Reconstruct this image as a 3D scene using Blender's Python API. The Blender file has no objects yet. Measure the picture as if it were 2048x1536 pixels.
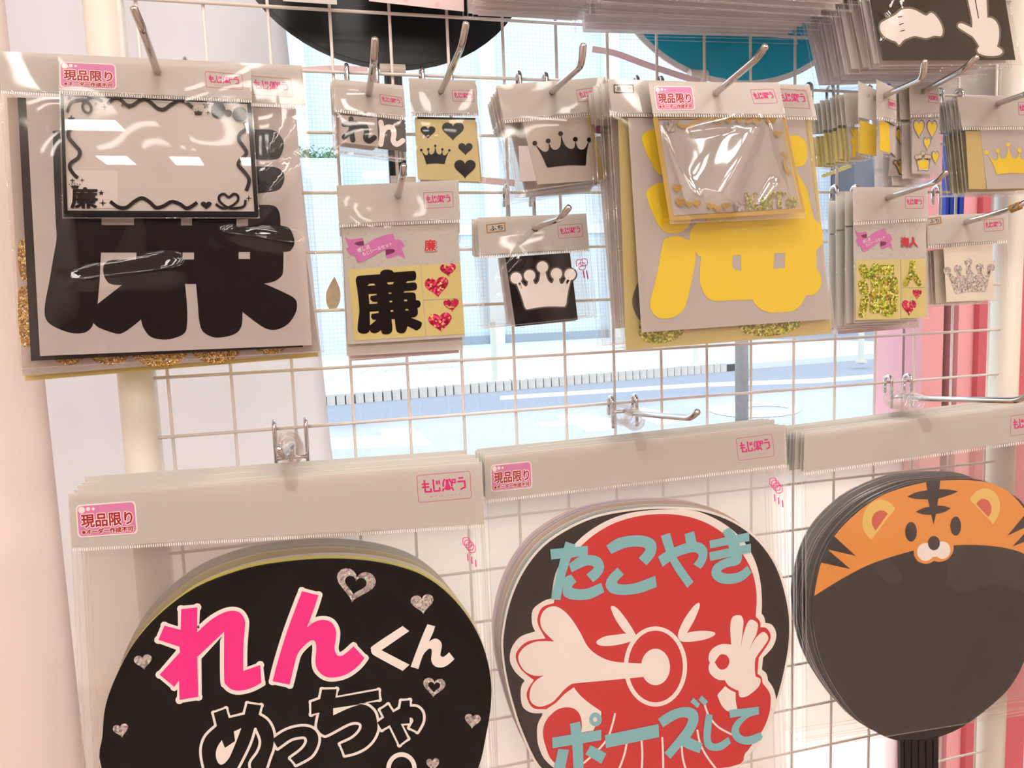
import bpy, bmesh, math, random
from mathutils import Vector, Matrix, noise
from mathutils.geometry import tessellate_polygon

random.seed(7)
scene = bpy.context.scene
COL = scene.collection

# ------------------------------------------------------------------ camera
Z0 = 1.55                        # height of the top visible wire row of the display grid
FPX = 1575.68                    # focal length in pixels of the 2048 x 1536 frame
RC = ((0.96323400, -0.26628390, -0.03568121),
      (-0.06438494, -0.09985318, -0.99291688),
      (0.26083489, 0.95870863, -0.11332665))
CAM = Vector((0.104797, -0.705402, Z0 - 0.241531))
cam_data = bpy.data.cameras.new('camera')
cam = bpy.data.objects.new('camera', cam_data)
COL.objects.link(cam)
cam_data.sensor_fit = 'HORIZONTAL'
cam_data.sensor_width = 36.0
cam_data.lens = 36.0 * FPX / 2048.0
cam_data.clip_start = 0.02
cam_data.clip_end = 200
M = Matrix.Identity(4)
for r in range(3):
    M[r][0] = RC[0][r]
    M[r][1] = -RC[1][r]
    M[r][2] = -RC[2][r]
    M[r][3] = CAM[r]
cam.matrix_world = M
scene.camera = cam

# ------------------------------------------------------------------ world, sun, exposure
scene.view_settings.view_transform = 'Standard'
scene.view_settings.look = 'None'
scene.view_settings.exposure = 0.35
scene.view_settings.gamma = 1.0
scene.view_settings.use_curve_mapping = False
scene.cycles.transparent_max_bounces = 96
scene.cycles.max_bounces = 10
scene.cycles.use_denoising = True
scene.cycles.sample_clamp_indirect = 6.0
scene.cycles.caustics_reflective = False
scene.cycles.caustics_refractive = False

WORLD_STRENGTH = 1.95
SUN_STRENGTH = 2.8
PANEL_STRENGTH = 15.0

world = bpy.data.worlds.new('sky')
scene.world = world
world.use_nodes = True
wt = world.node_tree
bgn = wt.nodes['Background']
bgn.inputs['Color'].default_value = (0.80, 0.90, 1.0, 1)
bgn.inputs['Strength'].default_value = WORLD_STRENGTH
sun_d = bpy.data.lights.new('sun', 'SUN')
sun_d.energy = SUN_STRENGTH
sun_d.angle = math.radians(1.5)
sun_d.color = (1.0, 0.95, 0.88)
sun = bpy.data.objects.new('sun', sun_d)
COL.objects.link(sun)
sun.location = (0, 6, 8)
sun.rotation_euler = Vector((-0.25, -0.62, -0.75)).to_track_quat('-Z', 'Y').to_euler()


# ------------------------------------------------------------------ materials
def lin(c):
    return tuple(((v / 255.0) / 12.92 if v / 255.0 <= 0.04045 else ((v / 255.0 + 0.055) / 1.055) ** 2.4) for v in c)


MATS = {}


def mat(name, rgb, rough=0.5, metal=0.0, noise_amt=0.0, noise_scale=40.0, spec=0.5, transl=0.0, bump=0.0):
    if name in MATS:
        return MATS[name]
    m = bpy.data.materials.new(name)
    m.use_nodes = True
    nt = m.node_tree
    b = nt.nodes['Principled BSDF']
    c = lin(rgb)
    b.inputs['Base Color'].default_value = (*c, 1)
    b.inputs['Roughness'].default_value = rough
    b.inputs['Metallic'].default_value = metal
    b.inputs['Specular IOR Level'].default_value = spec
    if noise_amt or bump:
        tc = nt.nodes.new('ShaderNodeTexCoord')
        nz = nt.nodes.new('ShaderNodeTexNoise')
        nz.inputs['Scale'].default_value = noise_scale
        nz.inputs['Detail'].default_value = 4
        nt.links.new(tc.outputs['Object'], nz.inputs['Vector'])
        if noise_amt:
            mx = nt.nodes.new('ShaderNodeMix')
            mx.data_type = 'RGBA'
            mx.inputs[6].default_value = (*[v * (1 - noise_amt) for v in c], 1)
            mx.inputs[7].default_value = (*[min(1, v * (1 + noise_amt)) for v in c], 1)
            nt.links.new(nz.outputs['Fac'], mx.inputs[0])
            nt.links.new(mx.outputs[2], b.inputs['Base Color'])
        if bump:
            bp = nt.nodes.new('ShaderNodeBump')
            bp.inputs['Strength'].default_value = bump
            bp.inputs['Distance'].default_value = 0.002
            nt.links.new(nz.outputs['Fac'], bp.inputs['Height'])
            nt.links.new(bp.outputs['Normal'], b.inputs['Normal'])
    if transl:
        out = nt.nodes['Material Output']
        tr = nt.nodes.new('ShaderNodeBsdfTranslucent')
        tr.inputs['Color'].default_value = (*c, 1)
        ms = nt.nodes.new('ShaderNodeMixShader')
        ms.inputs[0].default_value = transl
        nt.links.new(b.outputs[0], ms.inputs[1])
        nt.links.new(tr.outputs[0], ms.inputs[2])
        nt.links.new(ms.outputs[0], out.inputs['Surface'])
    MATS[name] = m
    return m


def film(name, refl=0.07, tint=(0.99, 0.98, 0.97), rough=0.04, bump=0.0, bscale=9.0, haze=0.0, back=0.5):
    """thin clear plastic: passes light straight through, mirrors a little of the room"""
    if name in MATS:
        return MATS[name]
    m = bpy.data.materials.new(name)
    m.use_nodes = True
    nt = m.node_tree
    nt.nodes.remove(nt.nodes['Principled BSDF'])
    out = nt.nodes['Material Output']
    t = nt.nodes.new('ShaderNodeBsdfTransparent')
    t.inputs['Color'].default_value = (*tint, 1)
    g = nt.nodes.new('ShaderNodeBsdfGlossy')
    g.inputs['Roughness'].default_value = rough
    lw = nt.nodes.new('ShaderNodeLayerWeight')
    lw.inputs['Blend'].default_value = 0.25
    ma = nt.nodes.new('ShaderNodeMath')
    ma.operation = 'MULTIPLY_ADD'
    ma.inputs[1].default_value = 0.5
    ma.inputs[2].default_value = refl
    nt.links.new(lw.outputs['Fresnel'], ma.inputs[0])
    ma.inputs[1].default_value = 0.35
    ms = nt.nodes.new('ShaderNodeMixShader')
    nt.links.new(ma.outputs[0], ms.inputs[0])
    nt.links.new(t.outputs[0], ms.inputs[1])
    nt.links.new(g.outputs[0], ms.inputs[2])
    last = ms
    if haze:
        df = nt.nodes.new('ShaderNodeBsdfDiffuse')
        df.inputs['Color'].default_value = (0.95, 0.93, 0.9, 1)
        m2 = nt.nodes.new('ShaderNodeMixShader')
        m2.inputs[0].default_value = haze
        tl = nt.nodes.new('ShaderNodeBsdfTranslucent')
        tl.inputs['Color'].default_value = (0.95, 0.92, 0.88, 1)
        m3 = nt.nodes.new('ShaderNodeMixShader')
        m3.inputs[0].default_value = back
        nt.links.new(df.outputs[0], m3.inputs[1])
        nt.links.new(tl.outputs[0], m3.inputs[2])
        nt.links.new(ms.outputs[0], m2.inputs[1])
        nt.links.new(m3.outputs[0], m2.inputs[2])
        last = m2
    nt.links.new(last.outputs[0], out.inputs['Surface'])
    if bump:
        tc = nt.nodes.new('ShaderNodeTexCoord')
        mp = nt.nodes.new('ShaderNodeMapping')
        mp.inputs['Scale'].default_value = (1.0, 1.0, 0.45)
        mp.inputs['Rotation'].default_value = (0, 0.5, 0)
        nz = nt.nodes.new('ShaderNodeTexNoise')
        nz.inputs['Scale'].default_value = bscale
        nz.inputs['Detail'].default_value = 0.6
        nz.inputs['Distortion'].default_value = 0.8
        bp = nt.nodes.new('ShaderNodeBump')
        bp.inputs['Strength'].default_value = bump
        bp.inputs['Distance'].default_value = 0.02
        nt.links.new(tc.outputs['Object'], mp.inputs['Vector'])
        nt.links.new(mp.outputs['Vector'], nz.inputs['Vector'])
        nt.links.new(nz.outputs['Fac'], bp.inputs['Height'])
        nt.links.new(bp.outputs['Normal'], g.inputs['Normal'])
    MATS[name] = m
    return m


def glitter(name, cols, scale=620.0):
    """foil flakes: every Voronoi cell has its own colour and facet tilt"""
    if name in MATS:
        return MATS[name]
    m = bpy.data.materials.new(name)
    m.use_nodes = True
    nt = m.node_tree
    b = nt.nodes['Principled BSDF']
    b.inputs['Roughness'].default_value = 0.35
    b.inputs['Metallic'].default_value = 0.35
    tc = nt.nodes.new('ShaderNodeTexCoord')
    v = nt.nodes.new('ShaderNodeTexVoronoi')
    v.inputs['Scale'].default_value = scale
    nt.links.new(tc.outputs['Object'], v.inputs['Vector'])
    sep = nt.nodes.new('ShaderNodeSeparateColor')
    nt.links.new(v.outputs['Color'], sep.inputs[0])
    rp = nt.nodes.new('ShaderNodeValToRGB')
    rp.color_ramp.interpolation = 'CONSTANT'
    el = rp.color_ramp.elements
    el[0].position = 0.0
    el[0].color = (*lin(cols[0]), 1)
    el[1].position = 1.0 / len(cols)
    el[1].color = (*lin(cols[1]), 1)
    for k in range(2, len(cols)):
        e = el.new(k / len(cols))
        e.color = (*lin(cols[k]), 1)
    nt.links.new(sep.outputs[0], rp.inputs[0])
    nt.links.new(rp.outputs[0], b.inputs['Base Color'])
    vs = nt.nodes.new('ShaderNodeVectorMath')
    vs.operation = 'MULTIPLY_ADD'
    vs.inputs[1].default_value = (0.5, 0.5, 0.5)
    vs.inputs[2].default_value = (-0.25, -0.25, -0.25)
    nt.links.new(v.outputs['Color'], vs.inputs[0])
    ge = nt.nodes.new('ShaderNodeNewGeometry')
    ad = nt.nodes.new('ShaderNodeVectorMath')
    nt.links.new(ge.outputs['Normal'], ad.inputs[0])
    nt.links.new(vs.outputs[0], ad.inputs[1])
    no = nt.nodes.new('ShaderNodeVectorMath')
    no.operation = 'NORMALIZE'
    nt.links.new(ad.outputs[0], no.inputs[0])
    nt.links.new(no.outputs[0], b.inputs['Normal'])
    MATS[name] = m
    return m


def emis(name, rgb, strength):
    m = bpy.data.materials.new(name)
    m.use_nodes = True
    nt = m.node_tree
    nt.nodes.remove(nt.nodes['Principled BSDF'])
    e = nt.nodes.new('ShaderNodeEmission')
    e.inputs['Color'].default_value = (*rgb, 1)
    e.inputs['Strength'].default_value = strength
    nt.links.new(e.outputs[0], nt.nodes['Material Output'].inputs['Surface'])
    return m


CARD = mat('white_card', (229, 224, 216), 0.45, noise_amt=0.015, noise_scale=30, transl=0.28)
PAPER = mat('release_paper', (230, 222, 217), 0.4, noise_amt=0.02, noise_scale=25, transl=0.4)
BRIGHT = mat('bright_paper', (246, 240, 238), 0.5, transl=0.5)
YPAPER = mat('yellow_paper', (240, 226, 150), 0.5, noise_amt=0.03, transl=0.2)
GPAPER = mat('khaki_backing', (226, 210, 150), 0.35, noise_amt=0.03)
BLACK = mat('black_vinyl', (16, 14, 15), 0.18, spec=0.4)
FANBLACK = mat('black_fan_film', (9, 8, 10), 0.12, spec=0.15)
FAN3BLACK = mat('charcoal_fan_film', (44, 38, 38), 0.2, spec=0.5)
GREYV = mat('grey_vinyl', (90, 86, 82), 0.25)
WHITEV = mat('white_vinyl', (252, 246, 240), 0.3)
YELLOW = mat('yellow_vinyl', (244, 212, 40), 0.25)
PINK = mat('hot_pink_vinyl', (255, 44, 150), 0.3)
RED = mat('red_vinyl', (214, 44, 50), 0.3)
TEAL = mat('pale_teal_vinyl', (135, 200, 210), 0.3)
ORANGE = mat('orange_vinyl', (238, 156, 66), 0.3)
CREAM = mat('cream_vinyl', (242, 205, 110), 0.3)
CORAL = mat('coral_vinyl', (216, 100, 80), 0.3)
MAGENTA = mat('magenta_print', (226, 40, 130), 0.5)
LOGOLINE = mat('rose_line_print', (214, 110, 130), 0.5)
PINKST = mat('pink_sticker', (226, 140, 190), 0.35)
DARKRED = mat('dark_red_print', (176, 22, 44), 0.4)
PALEPINK = mat('pale_pink_print', (238, 190, 196), 0.5)
DOTGREY = mat('grey_dot_print', (214, 198, 200), 0.5)
RIBBON = mat('orchid_print', (214, 120, 186), 0.4)
RIBBOND = mat('plum_print', (120, 30, 84), 0.4)
BROWNP = mat('brown_print', (180, 130, 70), 0.5)
CHROME = mat('chrome_wire', (205, 200, 196), 0.12, metal=1.0)
WIRE = mat('white_coated_wire', (232, 222, 214), 0.35, noise_amt=0.05, noise_scale=60)
POST = mat('cream_painted_post', (228, 222, 210), 0.4, noise_amt=0.06, noise_scale=14)
G_GOLD = glitter('gold_glitter', [(120, 84, 20), (196, 146, 40), (226, 180, 70), (150, 100, 30), (255, 240, 190), (190, 150, 60)], 1100.0)
G_GREEN = glitter('green_glitter', [(110, 140, 20), (170, 196, 36), (216, 210, 50), (130, 110, 24), (250, 255, 150), (190, 160, 50)])
G_RED = glitter('red_glitter', [(170, 14, 60), (214, 24, 84), (150, 10, 50), (236, 60, 110), (200, 20, 70), (255, 190, 140)])
G_SILVER = glitter('silver_glitter', [(176, 168, 166), (214, 206, 202), (150, 146, 148), (244, 238, 228), (190, 206, 180), (220, 190, 200)])
FILM = film('clear_sleeve', 0.025, bump=0.10, bscale=12)
FILMW = film('creased_sleeve', 0.045, bump=0.22, bscale=13, rough=0.05)
FILMB = film('clear_back_sleeve', 0.02, haze=0.012)
FILMF = film('fan_sleeve', 0.014, bump=0.14, bscale=8)
FILMFB = film('fan_back_sleeve', 0.02, haze=0.125)
FILMF2 = film('milky_fan_sleeve', 0.03, bump=0.14, bscale=8, haze=0.02)
FILMF3 = film('hazy_fan_sleeve', 0.035, bump=0.16, bscale=7, haze=0.035)
TAB = film('clear_hang_tab', 0.10, haze=0.03, rough=0.08)
STEM = film('clear_tab_stem', 0.012, rough=0.1)
TICK = mat('embossed_seal', (250, 246, 240), 0.3)
SEAL = film('sealed_strip', 0.08, haze=0.25, bump=0.3, bscale=120)


# ------------------------------------------------------------------ projection helpers
def ray(px, py):
    x, y = (px - 1024.0) / FPX, (py - 768.0) / FPX
    return Vector([RC[0][i] * x + RC[1][i] * y + RC[2][i] for i in range(3)])


def U(px, py, d):
    """point seen at photo pixel (px, py) on the plane d metres in front of the grid"""
    r = ray(px, py)
    return CAM + r * ((-d - CAM.y) / r.y)


def GR(px, py, z):
    r = ray(px, py)
    return CAM + r * ((z - CAM.z) / r.z)


def zoomf(x0, y0, s):
    """turn crop coordinates into photo pixels"""
    def f(pts):
        return [(x0 + p[0] / s, y0 + p[1] / s) + tuple(p[2:]) for p in pts]
    return f


def smooth(pts, closed=True, n=5):
    """Catmull-Rom through the points; a third element marks a sharp corner"""
    P = [Vector((p[0], p[1])) for p in pts]
    c = [len(p) > 2 and p[2] for p in pts]
    L = len(P)
    out = []
    for i in range(L if closed else L - 1):
        p1, p2 = P[i], P[(i + 1) % L]
        p0 = P[i - 1] if (closed or i > 0) else p1
        p3 = P[(i + 2) % L] if (closed or i + 2 < L) else p2
        m1 = (p2 - p0) * 0.5 if not c[i] else (p2 - p1) * 0.5
        m2 = (p3 - p1) * 0.5 if not c[(i + 1) % L] else (p2 - p1) * 0.5
        if c[i] and c[(i + 1) % L]:
            out.append((p1.x, p1.y))
            continue
        for k in range(n):
            t = k / n
            h = (2 * t ** 3 - 3 * t * t + 1) * p1 + (t ** 3 - 2 * t * t + t) * m1 + (-2 * t ** 3 + 3 * t * t) * p2 + (t ** 3 - t * t) * m2
            out.append((h.x, h.y))
    if not closed:
        out.append((P[-1].x, P[-1].y))
    return out


def ell(cx, cy, rx, ry, n=28, rot=0.0):
    cr, sr = math.cos(rot), math.sin(rot)
    return [(cx + rx * math.cos(a) * cr - ry * math.sin(a) * sr, cy + rx * math.cos(a) * sr + ry * math.sin(a) * cr)
            for a in [2 * math.pi * k / n for k in range(n)]]


def rect(x0, y0, x1, y1):
    return [(x0, y0), (x1, y0), (x1, y1), (x0, y1)]


def heart(cx, cy, w, h, rot=0.0, n=30):
    out = []
    cr, sr = math.cos(rot), math.sin(rot)
    for k in range(n):
        t = 2 * math.pi * k / n
        x = 16 * math.sin(t) ** 3 / 32 * w
        y = -(13 * math.cos(t) - 5 * math.cos(2 * t) - 2 * math.cos(3 * t) - math.cos(4 * t) + 2.5) / 29 * h
        out.append((cx + x * cr - y * sr, cy + x * sr + y * cr))
    return out


def star(cx, cy, r, k=5, q=0.45, rot=0.0):
    return [(cx + (r if i % 2 == 0 else r * q) * math.sin(rot + math.pi * i / k),
             cy - (r if i % 2 == 0 else r * q) * math.cos(rot + math.pi * i / k)) for i in range(2 * k)]


def bil(q, u, v):
    a, b, c, d = q
    return (a[0] * (1 - u) * (1 - v) + b[0] * u * (1 - v) + c[0] * u * v + d[0] * (1 - u) * v,
            a[1] * (1 - u) * (1 - v) + b[1] * u * (1 - v) + c[1] * u * v + d[1] * (1 - u) * v)


def sub(q, u0, v0, u1, v1):
    return [bil(q, u0, v0), bil(q, u1, v0), bil(q, u1, v1), bil(q, u0, v1)]


def rquad(q, r=0.12, n=4, ar=2.0):
    """rounded rectangle inside the pixel quad"""
    out = []
    ru, rv = r / ar, r
    for (cu, cv, a0) in ((1 - ru, rv, -90), (1 - ru, 1 - rv, 0), (ru, 1 - rv, 90), (ru, rv, 180)):
        for k in range(n + 1):
            a = math.radians(a0 + 90 * k / n)
            out.append(bil(q, cu + ru * math.cos(a), cv + rv * math.sin(a)))
    return out


# ------------------------------------------------------------------ mesh helpers
class MB:
    """collects geometry in world space, then links it as one mesh object"""
    seq = 0

    def __init__(self):
        self.v = []
        self.f = []
        MB.seq += 3
        self.k = MB.seq % 13

    def lift(self, d):
        """pieces laid over one another in one mesh never share a plane"""
        self.k += 1
        return d + (self.k % 16) * 4e-6

    def add(self, vs, fs):
        o = len(self.v)
        self.v += [Vector(p) for p in vs]
        self.f += [tuple(i + o for i in f) for f in fs]
        return self

    def plate(self, pts, d, th=0.0004, holes=()):
        """flat piece cut along pixel outline pts lying on plane d, th thick behind it"""
        d = self.lift(d)
        loops = [list(pts)] + [list(h) for h in holes]
        flat = [p for l in loops for p in l]
        fr = [U(p[0], p[1], d) for p in flat]
        tr = tessellate_polygon([[Vector((U(p[0], p[1], d).x, U(p[0], p[1], d).z, 0)) for p in l] for l in loops])
        fs = []
        for t in tr:
            a, b, c = (fr[i] for i in t)
            if (b - a).cross(c - a).y > 0:
                t = (t[0], t[2], t[1])
            fs.append(tuple(t))
        n = len(fr)
        if th:
            bk = [p + Vector((0, th, 0)) for p in fr]
            o = 0
            sides = []
            for li, l in enumerate(loops):
                m = len(l)
                for i in range(m):
                    j = (i + 1) % m
                    sides.append((o + i, o + j, n + o + j, n + o + i))
                o += m
            self.add(fr + bk, fs + sides + [tuple(n + i for i in reversed(t)) for t in fs])
        else:
            self.add(fr, fs)
        return self

    def stroke(self, pts, w, d, closed=False, cap=False, joins=False, th=0.0):
        """ribbon w pixels wide along pts (pixels) on plane d"""
        P = [Vector((p[0], p[1])) for p in pts]
        L = len(P)
        lf, rt = [], []
        bend = [False] * L
        d = self.lift(d)
        for i in range(L):
            a = P[i - 1] if (closed or i > 0) else P[i]
            b = P[(i + 1) % L] if (closed or i < L - 1) else P[i]
            t1 = (P[i] - a)
            t2 = (b - P[i])
            t1 = t1.normalized() if t1.length > 1e-6 else t2.normalized()
            t2 = t2.normalized() if t2.length > 1e-6 else t1
            t = (t1 + t2)
            t = t.normalized() if t.length > 1e-4 else t1
            nn = Vector((-t.y, t.x))
            k = max(0.9 if joins else 0.5, abs(nn.dot(Vector((-t1.y, t1.x)))))
            bend[i] = t1.dot(t2) < 0.93
            lf.append(P[i] + nn * (w / 2 / k))
            rt.append(P[i] - nn * (w / 2 / k))
        fs = []
        for i in range(L if closed else L - 1):
            j = (i + 1) % L
            fs.append((i, j, L + j, L + i))
        vs = [U(p.x, p.y, d) for p in lf + rt]
        self.add(vs, [self._face(vs, f) for f in fs])
        if cap or joins:
            for n_, i in enumerate([i for i in range(L) if bend[i]] if joins else (0, L - 1)):
                c = ell(P[i].x, P[i].y, w / 2, w / 2, 16)
                vs = [U(x, y, d + 1.5e-6 + (n_ % 3) * 7e-7) for x, y in c]
                self.add(vs, [self._face(vs, tuple(range(16)))])
        return self

    @staticmethod
    def _face(vs, f):
        a, b, c = vs[f[0]], vs[f[1]], vs[f[2]]
        return f if (b - a).cross(c - a).y <= 0 else tuple(reversed(f))

    def tube(self, pts, r, n=10, cap=True):
        P = [Vector(p) for p in pts]
        L = len(P)
        up = Vector((0.13, 0.27, 0.95)).normalized()
        rings = []
        t0 = None
        for i in range(L):
            t = (P[min(i + 1, L - 1)] - P[max(i - 1, 0)]).normalized()
            if t0 is None:
                x = t.cross(up)
                if x.length < 1e-3:
                    x = t.cross(Vector((1, 0, 0)))
                x.normalize()
            else:
                x = (x - t * x.dot(t)).normalized()
            t0 = t
            y = t.cross(x)
            rr = r[i] if isinstance(r, (list, tuple)) else r
            rings.append([P[i] + (x * math.cos(2 * math.pi * k / n) + y * math.sin(2 * math.pi * k / n)) * rr for k in range(n)])
        fs = []
        for i in range(L - 1):
            for k in range(n):
                fs.append((i * n + k, (i + 1) * n + k, (i + 1) * n + (k + 1) % n, i * n + (k + 1) % n))
        if cap:
            fs.append(tuple(range(n)))
            fs.append(tuple((L - 1) * n + k for k in reversed(range(n))))
        self.add([p for rg in rings for p in rg], fs)
        return self

    def box(self, x0, x1, y0, y1, z0, z1):
        vs = [(x, y, z) for x in (x0, x1) for y in (y0, y1) for z in (z0, z1)]
        self.add(vs, [(0, 1, 3, 2), (4, 6, 7, 5), (0, 4, 5, 1), (2, 3, 7, 6), (0, 2, 6, 4), (1, 5, 7, 3)])
        return self

    def sheet(self, q, d, nu=14, nv=14, amp=0.0, seed=0.0, bulge=0.0, folds=()):
        """film stretched over a pixel quad, gently rippled"""
        vs, fs = [], []
        for j in range(nv + 1):
            for i in range(nu + 1):
                u, v = i / nu, j / nv
                p = U(*bil(q, u, v), d)
                e = min(u, 1 - u, v, 1 - v) * 6
                k = noise.noise(Vector((p.x * 22 + seed, p.z * 22, seed))) * amp * min(1, e)
                k += bulge * math.sin(math.pi * u) * math.sin(math.pi * v)
                bp_ = bil(q, u, v)
                for (ax, ay, bx, by, fw, fh) in folds:
                    L2 = (bx - ax) ** 2 + (by - ay) ** 2
                    t = ((bp_[0] - ax) * (bx - ax) + (bp_[1] - ay) * (by - ay)) / L2
                    s_ = ((bp_[0] - ax) * (by - ay) - (bp_[1] - ay) * (bx - ax)) / math.sqrt(L2)
                    if -0.3 < t < 1.3:
                        ww = fw * (0.7 + 0.6 * t)
                        tp = min(1.0, max(0.0, (t + 0.3) * 3), max(0.0, (1.3 - t) * 3))
                        k += fh * tp * math.exp(-(s_ / ww) ** 2) * min(1, e)
                vs.append(p + Vector((0, -k, 0)))
        for j in range(nv):
            for i in range(nu):
                a = j * (nu + 1) + i
                fs.append((a, a + nu + 1, a + nu + 2, a + 1))
        self.add(vs, fs)
        return self

    def text(self, s, q, d, bold=0.0, n=8, track=1.0):
        """lettering stretched into the pixel quad; bold in text heights"""
        pts, faces = glyphs(s, track)
        xs = [p[0] for p in pts]
        ys = [p[1] for p in pts]
        x0, x1, y0, y1 = min(xs), max(xs), min(ys), max(ys)
        H = max(y1 - y0, 1e-6)
        W = max(x1 - x0, 1e-6)
        offs = [(0, 0)] if not bold else [(bold * math.cos(2 * math.pi * k / n), bold * math.sin(2 * math.pi * k / n)) for k in range(n)]
        for ox, oy in offs:
            d = self.lift(d) if len(offs) == 1 else d + 5e-6
            vs = []
            for x, y in pts:
                u = (x - x0) / W + ox * H / W
                v = 1 - (y - y0) / H + oy
                vs.append(U(*bil(q, u, v), d))
            self.add(vs, faces)
        return self

    def build(self, name, m, parent=None, smooth_shade=False, autoflip=False):
        org = Vector(parent_world(parent)) if parent else Vector((0, 0, 0))
        me = bpy.data.meshes.new(name)
        me.from_pydata([tuple(p - org) for p in self.v], [], self.f)
        me.materials.append(m)
        if smooth_shade:
            me.polygons.foreach_set('use_smooth', [True] * len(me.polygons))
        me.update()
        o = bpy.data.objects.new(name, me)
        COL.objects.link(o)
        if parent:
            o.parent = parent
        return o


def parent_world(o):
    p = Vector((0, 0, 0))
    while o:
        p += o.location
        o = o.parent
    return p


_gl = {}


def glyphs(s, track=1.0):
    key = (s, track)
    if key not in _gl:
        c = bpy.data.curves.new('lettering', 'FONT')
        c.body = s
        c.space_character = track
        c.resolution_u = 2
        o = bpy.data.objects.new('lettering', c)
        COL.objects.link(o)
        dg = bpy.context.evaluated_depsgraph_get()
        me = bpy.data.meshes.new_from_object(o.evaluated_get(dg))
        _gl[key] = ([(v.co.x, v.co.y) for v in me.vertices], [tuple(p.vertices) for p in me.polygons])
        bpy.data.objects.remove(o)
        bpy.data.curves.remove(c)
        bpy.data.meshes.remove(me)
    return _gl[key]


def tag(o, label=None, cat=None, group=None, kind=None):
    if label:
        o['label'] = label
    if cat:
        o['category'] = cat
    if group:
        o['group'] = group
    if kind:
        o['kind'] = kind
    return o


def thing(name, label, cat, loc, group=None):
    o = bpy.data.objects.new(name, None)
    o.empty_display_size = 0.02
    COL.objects.link(o)
    o.location = loc
    return tag(o, label, cat, group)


ORD = ['zeroth', 'first', 'second', 'third', 'fourth', 'fifth', 'sixth', 'seventh', 'eighth', 'ninth', 'tenth', 'eleventh', 'twelfth', 'thirteenth', 'fourteenth', 'fifteenth', 'sixteenth']


def copy_tree(o, parent=None):
    c = o.copy()
    COL.objects.link(c)
    c.parent = parent
    for ch in list(o.children):
        copy_tree(ch, c)
    return c


def struct(name, mb, m, **k):
    return tag(mb.build(name, m, **k), kind='structure')
# ================================================================== the shop room
WALLM = mat('shop_wall_paint', (240, 226, 222), 0.7, noise_amt=0.02, noise_scale=6)
CEILM = mat('ceiling_paint', (236, 230, 224), 0.8, noise_amt=0.02, noise_scale=5)
FLOORM = mat('shop_floor_vinyl', (168, 148, 136), 0.4, noise_amt=0.08, noise_scale=9)
PINKFRAME = mat('pink_window_paint', (250, 184, 192), 0.35, noise_amt=0.03)
SHADEPINK = mat('shaded_pink_paint', (214, 108, 118), 0.4, noise_amt=0.03)  # same pink paint, shade of the inner faces put into the colour
ALU = mat('aluminium_strip', (196, 190, 180), 0.35, metal=0.5)
DARKGAP = mat('dark_gasket', (70, 74, 72), 0.6)
SILLM = mat('white_sill_paint', (246, 242, 238), 0.4)
WY = 0.25
struct('floor', MB().box(-2.4, 3.0, -9.2, 0.6, -0.08, 0.0), FLOORM)
struct('ceiling', MB().box(-2.4, 3.0, -9.2, 0.6, 2.62, 2.7), CEILM)
struct('wall_back', MB().box(-2.4, 3.0, -9.3, -9.2, -0.08, 2.7), mat('mauve_wall_paint', (150, 118, 118), 0.7, noise_amt=0.05, noise_scale=3))
struct('wall_left', MB().box(-2.5, -2.4, -9.3, 0.6, -0.08, 2.7), WALLM)
struct('wall_right', MB().box(3.0, 3.1, -9.3, 0.6, -0.08, 2.7), WALLM)
struct('wall_front_left', MB().box(-2.4, -1.30, WY, WY + 0.12, 0.0, 2.62), WALLM)
struct('wall_front_right', MB().box(1.62, 3.0, WY, WY + 0.12, 0.0, 2.62), mat('rose_wall_paint', (222, 140, 148), 0.6, noise_amt=0.03))
struct('wall_front_above', MB().box(-1.30, 1.62, WY, WY + 0.12, 2.30, 2.62), WALLM)
struct('wall_front_below', MB().box(-1.30, 1.62, WY, WY + 0.12, 0.0, 0.30), WALLM)

GLASS = film('window_glass', 0.025, tint=(0.97, 0.99, 0.99), rough=0.01)
FROST = bpy.data.materials.new('frosted_window_film')
FROST.use_nodes = True
_n = FROST.node_tree
_b = _n.nodes['Principled BSDF']
_b.inputs['Base Color'].default_value = (0.9, 0.86, 0.82, 1)
_b.inputs['Roughness'].default_value = 0.5
_t = _n.nodes.new('ShaderNodeBsdfTranslucent')
_t.inputs['Color'].default_value = (0.98, 0.93, 0.88, 1)
_m = _n.nodes.new('ShaderNodeMixShader')
_m.inputs[0].default_value = 0.78
_n.links.new(_b.outputs[0], _m.inputs[1])
_n.links.new(_t.outputs[0], _m.inputs[2])
_n.links.new(_m.outputs[0], _n.nodes['Material Output'].inputs['Surface'])

win = tag(MB().box(-1.30, 1.01, WY + 0.055, WY + 0.060, 1.06, 2.30).build('window_1', GLASS), kind='structure')
fr = MB().box(-1.30, 1.01, WY + 0.03, WY + 0.09, 1.035, 1.06)
fr.build('window_sill', SILLM, win)
win2 = tag(MB().box(-1.30, 1.01, WY + 0.055, WY + 0.062, 0.34, 1.035).build('window_2', FROST), kind='structure')
MB().box(-1.30, 1.01, WY + 0.03, WY + 0.09, 0.30, 0.34).build('window_sill', SILLM, win2)
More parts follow.
